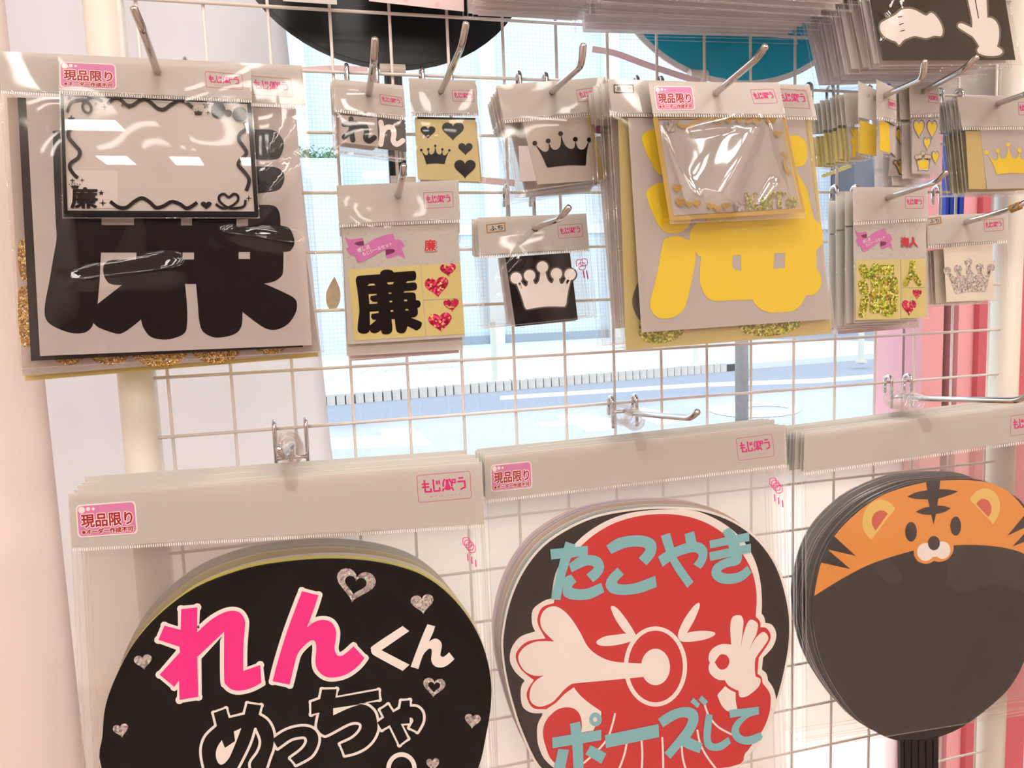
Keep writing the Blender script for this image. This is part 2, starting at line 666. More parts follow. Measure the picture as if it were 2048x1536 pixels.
# pink window upright beside the panel and the jamb next to it, shade painted darker pink
trim = tag(MB().box(1.010, 1.048, WY + 0.02, WY + 0.12, 0.30, 2.30).build('trim_1', PINKFRAME), kind='structure')
tag(MB().box(1.048, 1.058, WY + 0.03, WY + 0.11, 0.30, 2.30).build('trim_2', ALU), kind='structure')
tag(MB().box(1.058, 1.066, WY + 0.05, WY + 0.10, 0.30, 2.30).build('trim_3', DARKGAP), kind='structure')
tag(MB().box(1.066, 1.094, WY + 0.01, WY + 0.12, 0.30, 2.30).build('trim_4', PINKFRAME), kind='structure')
tag(MB().box(1.094, 1.110, WY + 0.00, WY + 0.12, 0.30, 2.30).build('trim_5', SHADEPINK), kind='structure')
tag(MB().box(1.110, 1.128, WY + 0.02, WY + 0.12, 0.30, 2.30).build('trim_6', SILLM), kind='structure')
tag(MB().box(1.150, 1.200, WY - 0.01, WY + 0.12, 0.0, 2.30).build('trim_7', SHADEPINK), kind='structure')
win3 = tag(MB().box(1.200, 1.62, WY + 0.055, WY + 0.060, 0.42, 2.30).build('window_3', GLASS), kind='structure')
MB().box(1.200, 1.62, WY + 0.03, WY + 0.09, 0.39, 0.42).build('window_sill', ALU, win3)
tag(MB().box(1.200, 1.62, WY + 0.01, WY + 0.12, 0.30, 0.39).build('trim_8', SHADEPINK), kind='structure')
tag(MB().box(1.128, 1.150, WY + 0.05, WY + 0.12, 0.30, 2.30).build('trim_9', PINKFRAME), kind='structure')

PANELM = emis('ceiling_panel_light', (1.0, 0.925, 0.85), PANEL_STRENGTH)
for iy, y in enumerate((-0.95, -2.15, -3.35, -4.55, -5.75)):  # two deepest rows added as frontal fill on the lower fans
    for ix, x in enumerate((-1.3, 0.15, 1.6)):
        t = thing('ceiling_light', 'white ceiling panel light above the shop floor near the window', 'ceiling light', (x, y, 2.62), 'ceiling panel lights near the window')
        MB().box(x - 0.33, x + 0.33, y - 0.20, y + 0.20, 2.600, 2.622).build('frame', SILLM, t)
        MB().box(x - 0.30, x + 0.30, y - 0.17, y + 0.17, 2.597, 2.600).build('diffuser', PANELM, t)

for x in (-1.31, -0.73, -0.15, 0.43, 1.01):
    t = thing('ceiling_light', 'small white ceiling panel light deep inside the shop', 'ceiling light', (x, -7.2, 2.62), 'ceiling panel lights deep in the shop')
    MB().box(x - 0.14, x + 0.14, -7.43, -6.97, 2.600, 2.622).build('frame', SILLM, t)
    MB().box(x - 0.12, x + 0.12, -7.41, -6.99, 2.597, 2.600).build('diffuser', PANELM, t)

# ================================================================== the street
ZS = -0.10
ASPH = mat('asphalt', (150, 154, 166), 0.9, noise_amt=0.22, noise_scale=45)
PAVE = mat('pavement_slabs', (214, 216, 216), 0.85, noise_amt=0.06, noise_scale=3)
ROADPAINT = mat('road_paint', (250, 250, 248), 0.7)
struct('road_ground', MB().box(-14, 30, 0.40, 40, ZS - 0.2, ZS), ASPH)
kx = lambda x: 10.12 + 0.125 * x             # kerb line beyond the road
pv = MB()
cur = [(-12, kx(-12)), (6.2, kx(6.2)), (8.5, 11.15), (10.5, 11.35), (11.9, 11.9), (12.5, 12.9), (12.2, 14.2), (11.2, 16), (10.5, 24), (-12, 24)]
n = len(cur)
pv.add([(x, y, ZS + 0.10) for x, y in cur] + [(x, y, ZS - 0.1) for x, y in cur],
       [tuple(range(n))] + [(i, n + i, n + (i + 1) % n, (i + 1) % n) for i in range(n)])
pave = struct('pavement_ground', pv, PAVE)
# paving bands running away from the kerb
for k in range(-10, 30):
    x = k * 0.42
    if x > 6.0:
        break
    y0 = kx(x) + 0.25
    MB().add([(x, y0, ZS + 0.101), (x + 0.36, y0 + 0.03, ZS + 0.101), (x + 0.36 + 1.1, y0 + 4.1, ZS + 0.101), (x + 1.1, y0 + 4.1, ZS + 0.101),
              (x, y0, ZS + 0.108), (x + 0.36, y0 + 0.03, ZS + 0.108), (x + 0.36 + 1.1, y0 + 4.1, ZS + 0.108), (x + 1.1, y0 + 4.1, ZS + 0.108)],
             [(4, 5, 6, 7), (0, 1, 5, 4), (1, 2, 6, 5), (2, 3, 7, 6), (3, 0, 4, 7)]).build('paving_slab', PAVE, pave)
kerb = thing('kerb', 'row of grey granite kerb stones along the pavement across the road', 'kerb', (2, kx(2), ZS))
KST = mat('kerb_granite', (212, 202, 192), 0.85, noise_amt=0.25, noise_scale=12)
KJ = mat('kerb_mortar', (70, 70, 70), 0.9)
sd = None
ang = math.atan(0.125)
for k in range(80):
    x = -3.2 + k * 0.128
    if x > 7.4:
        break
    if sd is None:
        so = MB()
        so.box(2 - 0.054, 2 + 0.054, kx(2) - 0.07, kx(2) + 0.10, ZS - 0.02, ZS + 0.145)
        o = so.build('kerb_stone', KST, kerb)
        sd = o.data
    else:
        o = bpy.data.objects.new('kerb_stone', sd)
        COL.objects.link(o)
        o.parent = kerb
    yy = kx(x) if x < 6.2 else kx(6.2) + (x - 6.2) * 0.12
    o.location = (x - 2, yy - kx(2), random.uniform(-0.006, 0.006))
MB().add([(-3.3, kx(-3.3) - 0.035, ZS), (7.4, kx(7.4) - 0.035, ZS), (7.4, kx(7.4) + 0.1, ZS), (-3.3, kx(-3.3) + 0.1, ZS),
          (-3.3, kx(-3.3) - 0.035, ZS + 0.105), (7.4, kx(7.4) - 0.035, ZS + 0.105), (7.4, kx(7.4) + 0.1, ZS + 0.105), (-3.3, kx(-3.3) + 0.1, ZS + 0.105)],
         [(0, 1, 5, 4), (4, 5, 6, 7), (2, 3, 7, 6)]).build('mortar', KJ, kerb)


def road_mark(label, polys):
    c = GR(*polys[0][0], ZS)
    t = thing('road_marking', label, 'road marking', c)
    for p in polys:
        vs = [GR(a, b, ZS + 0.006) for a, b in p]
        mb = MB()
        tr = tessellate_polygon([[Vector((v.x, v.y, 0)) for v in vs]])
        mb.add(vs, [t3 if (vs[t3[1]] - vs[t3[0]]).cross(vs[t3[2]] - vs[t3[0]]).z > 0 else tuple(reversed(t3)) for t3 in map(tuple, tr)])
        m_ = len(vs)
        mb.add(vs + [v - Vector((0, 0, 0.006)) for v in vs], [(i, m_ + i, m_ + (i + 1) % m_, (i + 1) % m_) for i in range(m_)])
        mb.build('painted_stroke', ROADPAINT, t)


road_mark('wide white painted character stroke on the sunny side of the road',
          [[(757, 859), (827, 855), (864, 888), (785, 894)], [(560, 880), (774, 871), (785, 893), (560, 903)]])
road_mark('angular white painted road character beside the clear hang tabs',
          [[(1074, 846), (1132, 840), (1136, 850), (1082, 855)],
           [(1114, 832), (1177, 825), (1200, 834), (1230, 838), (1230, 858), (1175, 863), (1149, 848), (1134, 847)],
           [(1280, 815), (1330, 823), (1375, 832), (1378, 843), (1318, 849), (1284, 836)]])
ring = ell(1510, 819, 92, 15.5, 36)
inn = ell(1532, 817, 46, 5, 36)
mbr = MB()
vo = [GR(x, y, ZS + 0.006) for x, y in ring]
vi = [GR(x, y, ZS + 0.006) for x, y in inn]
mbr.add(vo + vi, [(i, 36 + i, 36 + (i + 1) % 36, (i + 1) % 36) for i in range(36)])
o = mbr.build('road_marking', ROADPAINT)
for p in o.data.polygons:
    pass
tag(o, 'white painted oval ring on the road behind the metal pole', 'road marking')
road_mark('small white painted dash on the blue shaded road near the pink window upright', [ell(1800, 797, 55, 6, 20)])
road_mark('long thin white edge line painted along the far kerb', [[(1000, 792), (1400, 766), (1640, 757), (1880, 738), (1880, 745), (1640, 765), (1400, 773), (1000, 799)]])


# facade of small pale tiles
def tile_mat(name, c1, c2, w):
    m = bpy.data.materials.new(name)
    m.use_nodes = True
    nt = m.node_tree
    b = nt.nodes['Principled BSDF']
    b.inputs['Roughness'].default_value = 0.6
    tc = nt.nodes.new('ShaderNodeTexCoord')
    mp = nt.nodes.new('ShaderNodeMapping')
    mp.inputs['Rotation'].default_value = (math.radians(90), 0, 0)
    br = nt.nodes.new('ShaderNodeTexBrick')
    br.offset = 0.0
    br.inputs['Color1'].default_value = (*lin(c1), 1)
    br.inputs['Color2'].default_value = (*lin(c1), 1)
    br.inputs['Mortar'].default_value = (*lin(c2), 1)
    br.inputs['Scale'].default_value = 1.0
    br.inputs['Mortar Size'].default_value = w * 0.09
    br.inputs['Brick Width'].default_value = w
    br.inputs['Row Height'].default_value = w
    nt.links.new(tc.outputs['Object'], mp.inputs['Vector'])
    nt.links.new(mp.outputs['Vector'], br.inputs['Vector'])
    nt.links.new(br.outputs['Color'], b.inputs['Base Color'])
    return m


TILE = tile_mat('pale_facade_tile', (214, 224, 232), (186, 200, 216), 0.10)
FACW = mat('white_facade_render', (226, 230, 232), 0.8, noise_amt=0.03, noise_scale=2)
DARKB = mat('dark_facade_panel', (88, 88, 96), 0.6, noise_amt=0.3, noise_scale=1.2)
GREEN = mat('shrub_leaves', (110, 140, 96), 0.8, noise_amt=0.4, noise_scale=3)
fy = 20.0
fx = lambda px: U(px, 500, -fy).x
bld = thing('tiled_building', 'pale building with walls of small square tiles across the road', 'building', (fx(1000), fy, ZS))
MB().box(fx(300), fx(1660), fy, fy + 6, ZS, 14.0).build('tiled_wall', TILE, bld)
for px in (618, 985, 1225):
    MB().box(fx(px - 14), fx(px + 14), fy - 0.25, fy, ZS, 14.0).build('pilaster', FACW, bld)
MB().box(fx(300), fx(1660), fy - 0.12, fy, 2.9, 3.15).build('ledge', FACW, bld)
MB().box(fx(300), fx(1660), fy - 0.12, fy, ZS + 0.1, 0.22).build('plinth', mat('grey_plinth', (150, 160, 170), 0.8), bld)
b2 = thing('dark_shopfront', 'dark grey shopfront wall beyond the rounded pavement corner', 'building', (fx(1780) , fy, ZS))
MB().box(fx(1662), fx(1990), fy - 1.0, fy + 5, ZS, 5.2).build('dark_wall', DARKB, b2)
MB().box(fx(1662), fx(1990), fy - 1.15, fy + 5, 5.2, 14.0).build('upper_wall', TILE, b2)
for px in (1700, 1790):
    MB().box(fx(px), fx(px + 66), fy - 1.06, fy - 1.0, 0.3, 4.6).build('shop_window', mat('dark_shop_glass', (60, 64, 74), 0.15), b2)
pl = thing('planter', 'low planter of green shrubs against the tiled building', 'planter', U(636, 318, -19.3))
c = U(636, 312, -19.3)
MB().box(c.x - 0.55, c.x + 0.55, 19.0, 19.6, ZS, c.z - 0.1).build('planter_box', TILE, pl)
rs = random.Random(3)
lf = MB()
for k in range(260):
    p = Vector((c.x + rs.uniform(-0.5, 0.5), 19.3 + rs.uniform(-0.25, 0.25), c.z - 0.1 + abs(rs.gauss(0, 0.13))))
    a = Vector((rs.uniform(-1, 1), rs.uniform(-1, 1), rs.uniform(-1, 1))).normalized() * 0.06
    b_ = Vector((rs.uniform(-1, 1), rs.uniform(-1, 1), rs.uniform(-1, 1))).normalized() * 0.03
    lf.add([p - a, p + b_, p + a, p - b_], [(0, 1, 2, 3)])
lf.build('shrub_foliage', GREEN, pl)
bench = thing('low_rail', 'long low pale rail at the foot of the tiled building', 'rail', GR(800, 742, ZS + 0.1))
a_, b_ = GR(740, 744, ZS + 0.1), GR(948, 733, ZS + 0.1)
MB().tube([a_ + Vector((0, 0, 0.22)), b_ + Vector((0, 0, 0.22))], 0.07, 8).build('bar', FACW, bench)
for t_ in (0.1, 0.5, 0.9):
    p_ = a_.lerp(b_, t_)
    MB().tube([p_ - Vector((0, 0, 0.02)), p_ + Vector((0, 0, 0.2))], 0.05, 8).build('leg', FACW, bench)
BOLM = mat('pale_bollard_paint', (206, 204, 190), 0.5)
for px, py, lab in ((990, 764, 'slim pale bollard post rising behind the kanji sticker sets'), (1392, 728, 'slim pale bollard post under the yellow kanji pack'),
                    (1722, 725, 'slim pale bollard post near the rounded pavement corner')):
    p_ = GR(px, py, ZS + 0.1)
    t = thing('bollard', lab, 'bollard', p_)
    MB().tube([p_ + Vector((0, 0, -0.02)), p_ + Vector((0, 0, 0.9))], 0.045, 12).build('shaft', BOLM, t)
    MB().tube([p_ + Vector((0, 0, 0.0)), p_ + Vector((0, 0, 0.03))], 0.10, 12).build('base_plate', BOLM, t)
    MB().tube([p_ + Vector((0, 0, 0.9)), p_ + Vector((0, 0, 0.95))], [0.05, 0.02], 12).build('cap', BOLM, t)
p_ = GR(1484, 905, ZS)
t = thing('metal_pole', 'weathered grey metal sign pole at the roadside', 'pole', p_)
PM = mat('weathered_pole', (150, 144, 140), 0.6, noise_amt=0.35, noise_scale=14)
MB().tube([p_ + Vector((0, 0, -0.02)), p_ + Vector((0, 0, 3.6))], 0.056, 18).build('shaft', PM, t, smooth_shade=True)
MB().tube([p_, p_ + Vector((0, 0, 0.06))], 0.10, 18).build('foot', PM, t)


# ================================================================== curtains beside the window
def curtain(name, label, x0, x1top, x1bot, y, z0, z1, m, waves, amp):
    nu, nv = 90, 14
    vs, fs = [], []
    for j in range(nv + 1):
        v = j / nv
        z = z1 + (z0 - z1) * v
        xe = x1top + (x1bot - x1top) * v
        for i in range(nu + 1):
            u = i / nu
            x = x0 + (xe - x0) * u
            yy = y + amp * math.sin(u * waves * 2 * math.pi + 0.6 * v) * (0.6 + 0.4 * v) + 0.3 * amp * math.sin(u * waves * 4.7 + 1.3)
            vs.append((x, yy, z))
    for j in range(nv):
        for i in range(nu):
            a = j * (nu + 1) + i
            fs.append((a, a + nu + 1, a + nu + 2, a + 1))
    o = MB().add(vs, fs).build(name, m, None, smooth_shade=True)
    sol = o.modifiers.new('thickness', 'SOLIDIFY')
    sol.thickness = 0.0012
    return tag(o, label, 'curtain')


SHEER = mat('sheer_white_cloth', (246, 240, 238), 0.8, transl=0.55, noise_amt=0.02, noise_scale=20)
CLOTH = mat('white_pink_cloth', (250, 240, 236), 0.85, transl=0.5, noise_amt=0.02, noise_scale=15)
curtain('sheer_curtain', 'sheer white curtain drawn aside behind the wire grid panel', -1.2, 0.085, 0.17, 0.165, 0.35, 2.28, SHEER, 7, 0.004)
curtain('side_curtain', 'pinkish white curtain hanging beside the cream post', -0.95, -0.100, -0.098, 0.03, 0.02, 2.40, CLOTH, 6, 0.012)

# ================================================================== the wire grid panel
grid = thing('wire_grid_panel', 'white wire grid display panel with square mesh in front of the window', 'display rack', (0.42, 0, 0))
P = 0.05
ZT, ZB = Z0 + 9 * P, Z0 - 19 * P
vm = hm = None
for c_ in range(18):
    if vm is None:
        o = MB().tube([(0.42, 0.0015, ZB), (0.42, 0.0015, ZT)], 0.0014, 8).build('wire', WIRE, grid, smooth_shade=True)
        vm = o.data
        o.location.x = c_ * P - 0.42
    else:
        o = bpy.data.objects.new('wire', vm)
        COL.objects.link(o)
        o.parent = grid
        o.location.x = c_ * P - 0.42
for r_ in range(29):
    z = ZT - r_ * P
    if hm is None:
        o = MB().tube([(-0.012, -0.0012, 0), (0.862, -0.0012, 0)], 0.0014, 8).build('wire', WIRE, grid, smooth_shade=True)
        hm = o.data
    else:
        o = bpy.data.objects.new('wire', hm)
        COL.objects.link(o)
        o.parent = grid
    o.location.z = z
for x in (-0.024, 0.876):
    MB().tube([(x, 0.004, 0.0), (x, 0.004, ZT + 0.03)], 0.0150, 24).build('post', POST, grid, smooth_shade=True)
    MB().tube([(x, 0.004, ZT + 0.03), (x, 0.004, ZT + 0.036)], [0.0155, 0.011], 24).build('post_cap', POST, grid)
    MB().box(x - 0.02, x + 0.02, -0.22, 0.2, 0.0, 0.02).build('foot', POST, grid)


def roww(k):
    return Z0 - P * k


# ================================================================== hooks
HG = 'chrome display hooks clipped on the wire grid'


def hook(label, hole, row, path, r=0.0027, half=0.0125):
    """hole = (px, py, d) where the prong passes the pack; path = further prong points"""
    H = U(*hole)
    zw = roww(row)
    t = thing('display_hook', label, 'hook', (H.x, -0.006, H.z))
    base = Vector((H.x, -0.0068, H.z))
    pts = [base, H] + [U(*p) for p in path]
    # round the bend a little
    q = [pts[0]]
    for i in range(1, len(pts) - 1):
        a, b, c = pts[i - 1], pts[i], pts[i + 1]
        if i < len(pts) - 2 and i == 1:
            q.append(b)
            continue
        k = min(0.006, (b - a).length / 2.2, (c - b).length / 2.2)
        s, e = b + (a - b).normalized() * k, b + (c - b).normalized() * k
        for w in (0, 0.25, 0.5, 0.75, 1):
            q.append(s.lerp(b, w).lerp(b.lerp(e, w), w))
    tip = pts[-1]
    dr = (tip - pts[-2]).normalized()
    q += [tip - dr * 0.002, tip - dr * 0.0006, tip]
    rr = [r] * (len(q) - 2) + [r * 0.85, r * 0.4]
    MB().tube(q, rr, 14).build('prong', CHROME, t, smooth_shade=True)
    for s in (-1, 1):
        x = H.x + s * half
        pa = [(x, 0.0052, zw - 0.012), (x, 0.0052, zw + 0.001)]
        for k in range(7):
            a = math.pi * k / 6
            pa.append((x, 0.0052 * math.cos(a), zw + 0.0012 + 0.0052 * math.sin(a)))
        pa += [(x, -0.0052, zw - 0.004), (x, -0.0052, min(H.z, zw - 0.012) - 0.012)]
        MB().tube(pa, 0.0019, 10).build('clip', CHROME, t, smooth_shade=True)
    MB().tube([(H.x - half, -0.0066, H.z), (H.x + half, -0.0066, H.z)], 0.0018, 10).build('crossbar', CHROME, t, smooth_shade=True)
    return t
# ================================================================== printed details
def LG(x, y):
    u = (x - 60) / 1700.0
    return u, (y - 325 + 135 * u) / 840.0


def logo(root, q, d, small=False):
    """framed brand mark printed on a header card: two hiragana, a flask-like kana, a katakana and tiny capitals"""
    e = lambda pts: [bil(q, *LG(*p)) for p in pts]
    h = math.hypot(q[3][0] - q[0][0], q[3][1] - q[0][1])
    mb = MB()
    w = h * 0.064
    for s in ([(290, 490), (296, 690), (302, 838), (490, 828), (482, 745)], [(220, 600), (415, 586)], [(224, 695), (415, 681)],
              [(570, 470), (585, 812), (765, 800), (757, 715)], [(684, 505), (690, 585)], [(760, 495), (763, 580)],
              [(932, 455), (884, 545), (886, 655)], [(1090, 445), (1150, 550), (1160, 640)], [(888, 745), (862, 800)], [(1162, 705), (1190, 778)],
              [(1400, 407), (1510, 400)], [(1358, 520), (1570, 500), (1578, 690), (1442, 750)]):
        mb.stroke(e(s), w, d, cap=True)
    mb.stroke(e([(1180, 455), (1270, 450), (1272, 545), (1184, 552)]), w * 0.8, d, closed=True)
    mb.plate(e([(972, 450), (1060, 446), (1066, 570), (1100, 650), (1142, 730), (1095, 768), (1030, 786), (960, 776), (913, 745), (950, 650), (968, 585)]), d, 0)
    mb.text('MOJI PARA', sub(q, 0.235, 0.80, 0.80, 0.865), d, track=2.4)
    mb.build('logo_print', MAGENTA, root)
    MB().stroke(rquad(q, 0.08, 3, 2.0), max(1.0, h * 0.022), d, closed=True).build('logo_frame', LOGOLINE, root)


def sticker(root, q, d):
    """small rounded sale sticker"""
    MB().plate(rquad(sub(q, -0.025, -0.04, 1.025, 1.04), 0.14, 4, 1.9), d, 0.0002).build('sticker_base', WHITEV, root)
    st = MB().plate(rquad(q, 0.13, 4, 1.9), d + 0.0001, 0).build('sticker_panel', PINKST, root)
    mb = MB()
    for cu, cv, r in ((0.075, 0.13, 0.075), (0.19, 0.11, 0.045), (0.28, 0.12, 0.032)):
        mb.plate([bil(q, cu + r / 1.0 * math.cos(a) * 0.8, cv + r * 1.5 * math.sin(a)) for a in [k * math.pi / 7 for k in range(14)]], d + 0.0002, 0)
    q1, q2 = sub(q, 0.06, 0.30, 0.95, 0.72), sub(q, 0.06, 0.785, 0.95, 0.95)
    mb.text('現品限り', q1, d + 0.0002, 0.10, 10)
    mb.text('※オーダー作成不可', q2, d + 0.0002, 0.16, 8)
    mb.build('white_lettering_edge', WHITEV, root)
    MB().text('現品限り', q1, d + 0.0003, 0.03, 8).text('※オーダー作成不可', q2, d + 0.0003, 0.05, 6).build('lettering', DARKRED, root)
    return st


def box_label(root, q, s, d, edge):
    root = MB().plate(q, d, 0.0002).build('label_base', CARD, root)
    MB().stroke(q, 2.2, d + 0.0001, closed=True).build('label_frame', edge, root)
    MB().text(s, sub(q, 0.14, 0.22, 0.88, 0.80), d + 0.0001, 0.02).build('label_lettering', BLACK, root)


def crown_poly(q):
    """crown silhouette without its balls, in the unit square of q"""
    pts = [(0.005, 0.30, 1), (0.13, 0.53), (0.23, 0.50), (0.255, 0.28, 1), (0.30, 0.47), (0.38, 0.50), (0.46, 0.38), (0.5, 0.10, 1),
           (0.54, 0.38), (0.62, 0.50), (0.70, 0.47), (0.745, 0.28, 1), (0.77, 0.50), (0.87, 0.53), (0.995, 0.30, 1),
           (0.90, 0.66), (0.845, 0.97, 1), (0.83, 1.0, 1), (0.5, 0.965), (0.17, 1.0, 1), (0.155, 0.97, 1), (0.10, 0.66)]
    return smooth([bil(q, p[0], p[1]) + tuple(p[2:]) for p in pts], True, 4)


def crown_add(mb, q, d, grow=0.0, ball=0.045):
    p = crown_poly(q)
    mb.plate(p, d, 0)
    w = math.hypot(q[1][0] - q[0][0], q[1][1] - q[0][1])
    if grow:
        mb.stroke(p, 2 * grow, d, closed=True, joins=True)
    for u, v in ((0.0, 0.28), (0.25, 0.24), (0.5, 0.055), (0.75, 0.24), (1.0, 0.28)):
        c = bil(q, u, v)
        mb.plate(ell(c[0], c[1], w * ball + grow, w * ball + grow, 18), d, 0)
    return mb


def outlined(root, poly, d, m_in, m_out, w, name, holes=()):
    mb = MB().plate(poly, d, 0).stroke(poly, 2 * w, d, closed=True, joins=True)
    o = MB().plate(poly, d + 0.0002, 0.0001, holes).build(name, m_in, root)
    mb.build(name + '_edge', m_out, o)
    return o


def part_of(root, name):
    return next(o for o in root.children if o.name.split('.')[0] == name)


def seal_ticks(root, hdr, d):
    """row of short embossed ticks just under the header card"""
    w = math.hypot(hdr[1][0] - hdr[0][0], hdr[1][1] - hdr[0][1])
    h = math.hypot(hdr[3][0] - hdr[0][0], hdr[3][1] - hdr[0][1])
    n = int(w / 4.6)
    vs, fs = [], []
    for k in range(n):
        u = (k + 0.5) / n
        o = len(vs)
        for du, dv in ((-0.19, 1.015), (0.19, 1.015), (0.19, 1.015 + 5.5 / h), (-0.19, 1.015 + 5.5 / h)):
            vs.append(U(*bil(hdr, u + du / n, dv), d))
        fs.append((o, o + 3, o + 2, o + 1))
    MB().add(vs, fs).build('seal_ticks', TICK, root)


# ================================================================== hanging packs
def pack(label, d, hdr, bot, hole, lg=None, art=None, nback=0, dd=0.004, step=(0.0, 0.0), blabel=None, bgroup=None, fm=None,
         seal=True, hr=7.0, amp=0.0012, stk=None, name='sticker_pack', cat='sticker pack', group=None, seed=0.0, hmat=None, folds=(), bmat=None, jit=(0.0012, 0.001), thin=False, ftop=0.0):
    root = thing(name, label, cat, U(hole[0], hole[1], d), group)
    TL, TR, BR, BL = hdr
    hc = MB().plate([TL, TR, BR, BL], d + 0.0012, 0.0005, [ell(hole[0], hole[1], hr, hr, 18)] if hr else ()).build('header_card', hmat or CARD, root)
    if lg:
        logo(hc, lg if isinstance(lg[0], tuple) else sub(hdr, *lg), d + 0.0014)
    if stk:
        sticker(hc, stk, d + 0.0015)
    sheet = art(root, d) if art else None
    q = [TL, TR, bot[0], bot[1]]
    fq = [bil(hdr, 0, ftop), bil(hdr, 1, ftop), bot[0], bot[1]]
    MB().sheet(fq, d + 0.0032, 60 if folds else 20, 60 if folds else 20, amp, seed + label.__len__() * 0.37, 0.0015, folds).build('clear_sleeve', fm or FILM, root, smooth_shade=True)
    bs = MB().sheet(q, d - 0.0010, 2, 2).build('sleeve_back', FILMB, root)
    sm_ = MB().stroke([bil(q, 0.004, 0), bil(q, 0.004, 1)], 2.2, d + 0.0028).stroke([bil(q, 0.996, 0), bil(q, 0.996, 1)], 2.2, d + 0.0028).stroke([bil(q, 0, 0.996), bil(q, 1, 0.996)], 2.2, d + 0.0028).build('sleeve_seam', SEAL, root)
    if seal:
        sq = [bil(hdr, 0, 0.97), bil(hdr, 1, 0.97), bil(hdr, 1.0, 1.10), bil(hdr, 0, 1.10)]
        ss = MB().sheet(sq, d + 0.0040, 30, 1).build('seal_strip', SEAL, root)
        seal_ticks(ss, hdr, d + 0.0042)
    rnd = random.Random(label)
    bmd = None
    if sheet and not bmat and sheet.data.materials[0] is PAPER:
        bmat = BRIGHT
    for k in range(1, nback + 1):
        c = thing(name, ORD[k] + ' ' + blabel, cat, root.location + Vector((step[0] * k + rnd.uniform(-jit[0], jit[0]), dd * k, step[1] * k + rnd.uniform(-jit[1], jit[1]))), bgroup)
        c.rotation_euler = (0, rnd.uniform(-0.02, 0.02), 0)
        for o in (hc, bs, sm_, sheet):
            if o and not (thin and o is bs):
                oc = o.copy()
                COL.objects.link(oc)
                oc.parent = c
                if o is sheet and bmat:
                    if bmd is None:
                        bmd = o.data.copy()
                        bmd.materials[0] = bmat
                    oc.data = bmd
    return root


# ---- 廉 large letter pack on the cream post side
Z5 = zoomf(0, 380, 3.012)
def art_ren_big(root, d):
    s = MB().plate([(52, 195), (592, 218), (624, 690), (80, 712)], d - 0.0002, 0.0003).build('backing_sheet', PAPER, root)
    out = smooth([(106, 300), (108, 272), (126, 259), (330, 262), (505, 259), (545, 260), (561, 272), (568, 289), (561, 312), (548, 319), (505, 319, 1), (505, 333, 1),
                  (548, 334), (564, 342), (569, 355), (564, 372), (551, 382), (505, 388, 1), (505, 410, 1), (546, 411), (559, 426), (561, 451, 1), (578, 456), (586, 470), (589, 486), (581, 501), (567, 504, 1),
                  (566, 543), (561, 554), (548, 563), (528, 567, 1), (564, 583), (588, 596), (594, 609), (591, 626), (578, 646), (558, 658), (538, 659), (518, 649), (485, 624, 1),
                  (483, 652), (471, 667), (448, 674), (425, 674), (405, 662), (398, 639), (396, 612), (392, 568, 1), (370, 568, 1), (374, 612), (374, 649), (369, 666), (352, 675), (329, 679),
                  (302, 674), (287, 656), (282, 639, 1), (266, 652), (247, 665), (232, 667), (199, 656), (187, 646, 1), (181, 657), (166, 666), (139, 665), (106, 652), (91, 636), (90, 609),
                  (98, 566), (106, 519), (113, 476), (111, 436)], True, 4)
    holes = [rect(203, 436, 268, 450), rect(362, 437, 384, 451), rect(473, 438, 496, 452), rect(365, 505, 388, 519), rect(477, 504, 500, 518),
             smooth([(202, 505, 1), (273, 505, 1), (272, 519, 1), (226, 520), (211, 526), (206, 539), (210, 556), (221, 568), (244, 570, 1), (195, 608, 1), (199, 566, 1)], True, 3)]
    MB().plate(out, d, 0.0003, holes).build('letter', BLACK, root)
    return s


ren_big = pack('large clear pack with a giant black kanji letter sticker on white', 0.058, [(-8, 102), (604, 131), (611, 211), (-4, 180)],
               [(650, 705), (40, 740)], (314, 142), None, art_ren_big, fm=FILMW, amp=0.002, hr=0, folds=[(500, 430, 580, 340, 14, 0.006), (560, 300, 600, 240, 9, 0.004), (480, 470, 600, 490, 12, 0.004), (160, 560, 330, 540, 14, 0.004)])
logo(part_of(ren_big, 'header_card'), [(499, 151), (582, 158), (586, 194), (503, 189)], 0.058 + 0.0014)
G_BEH = 'letter packs hung behind the giant black kanji pack'
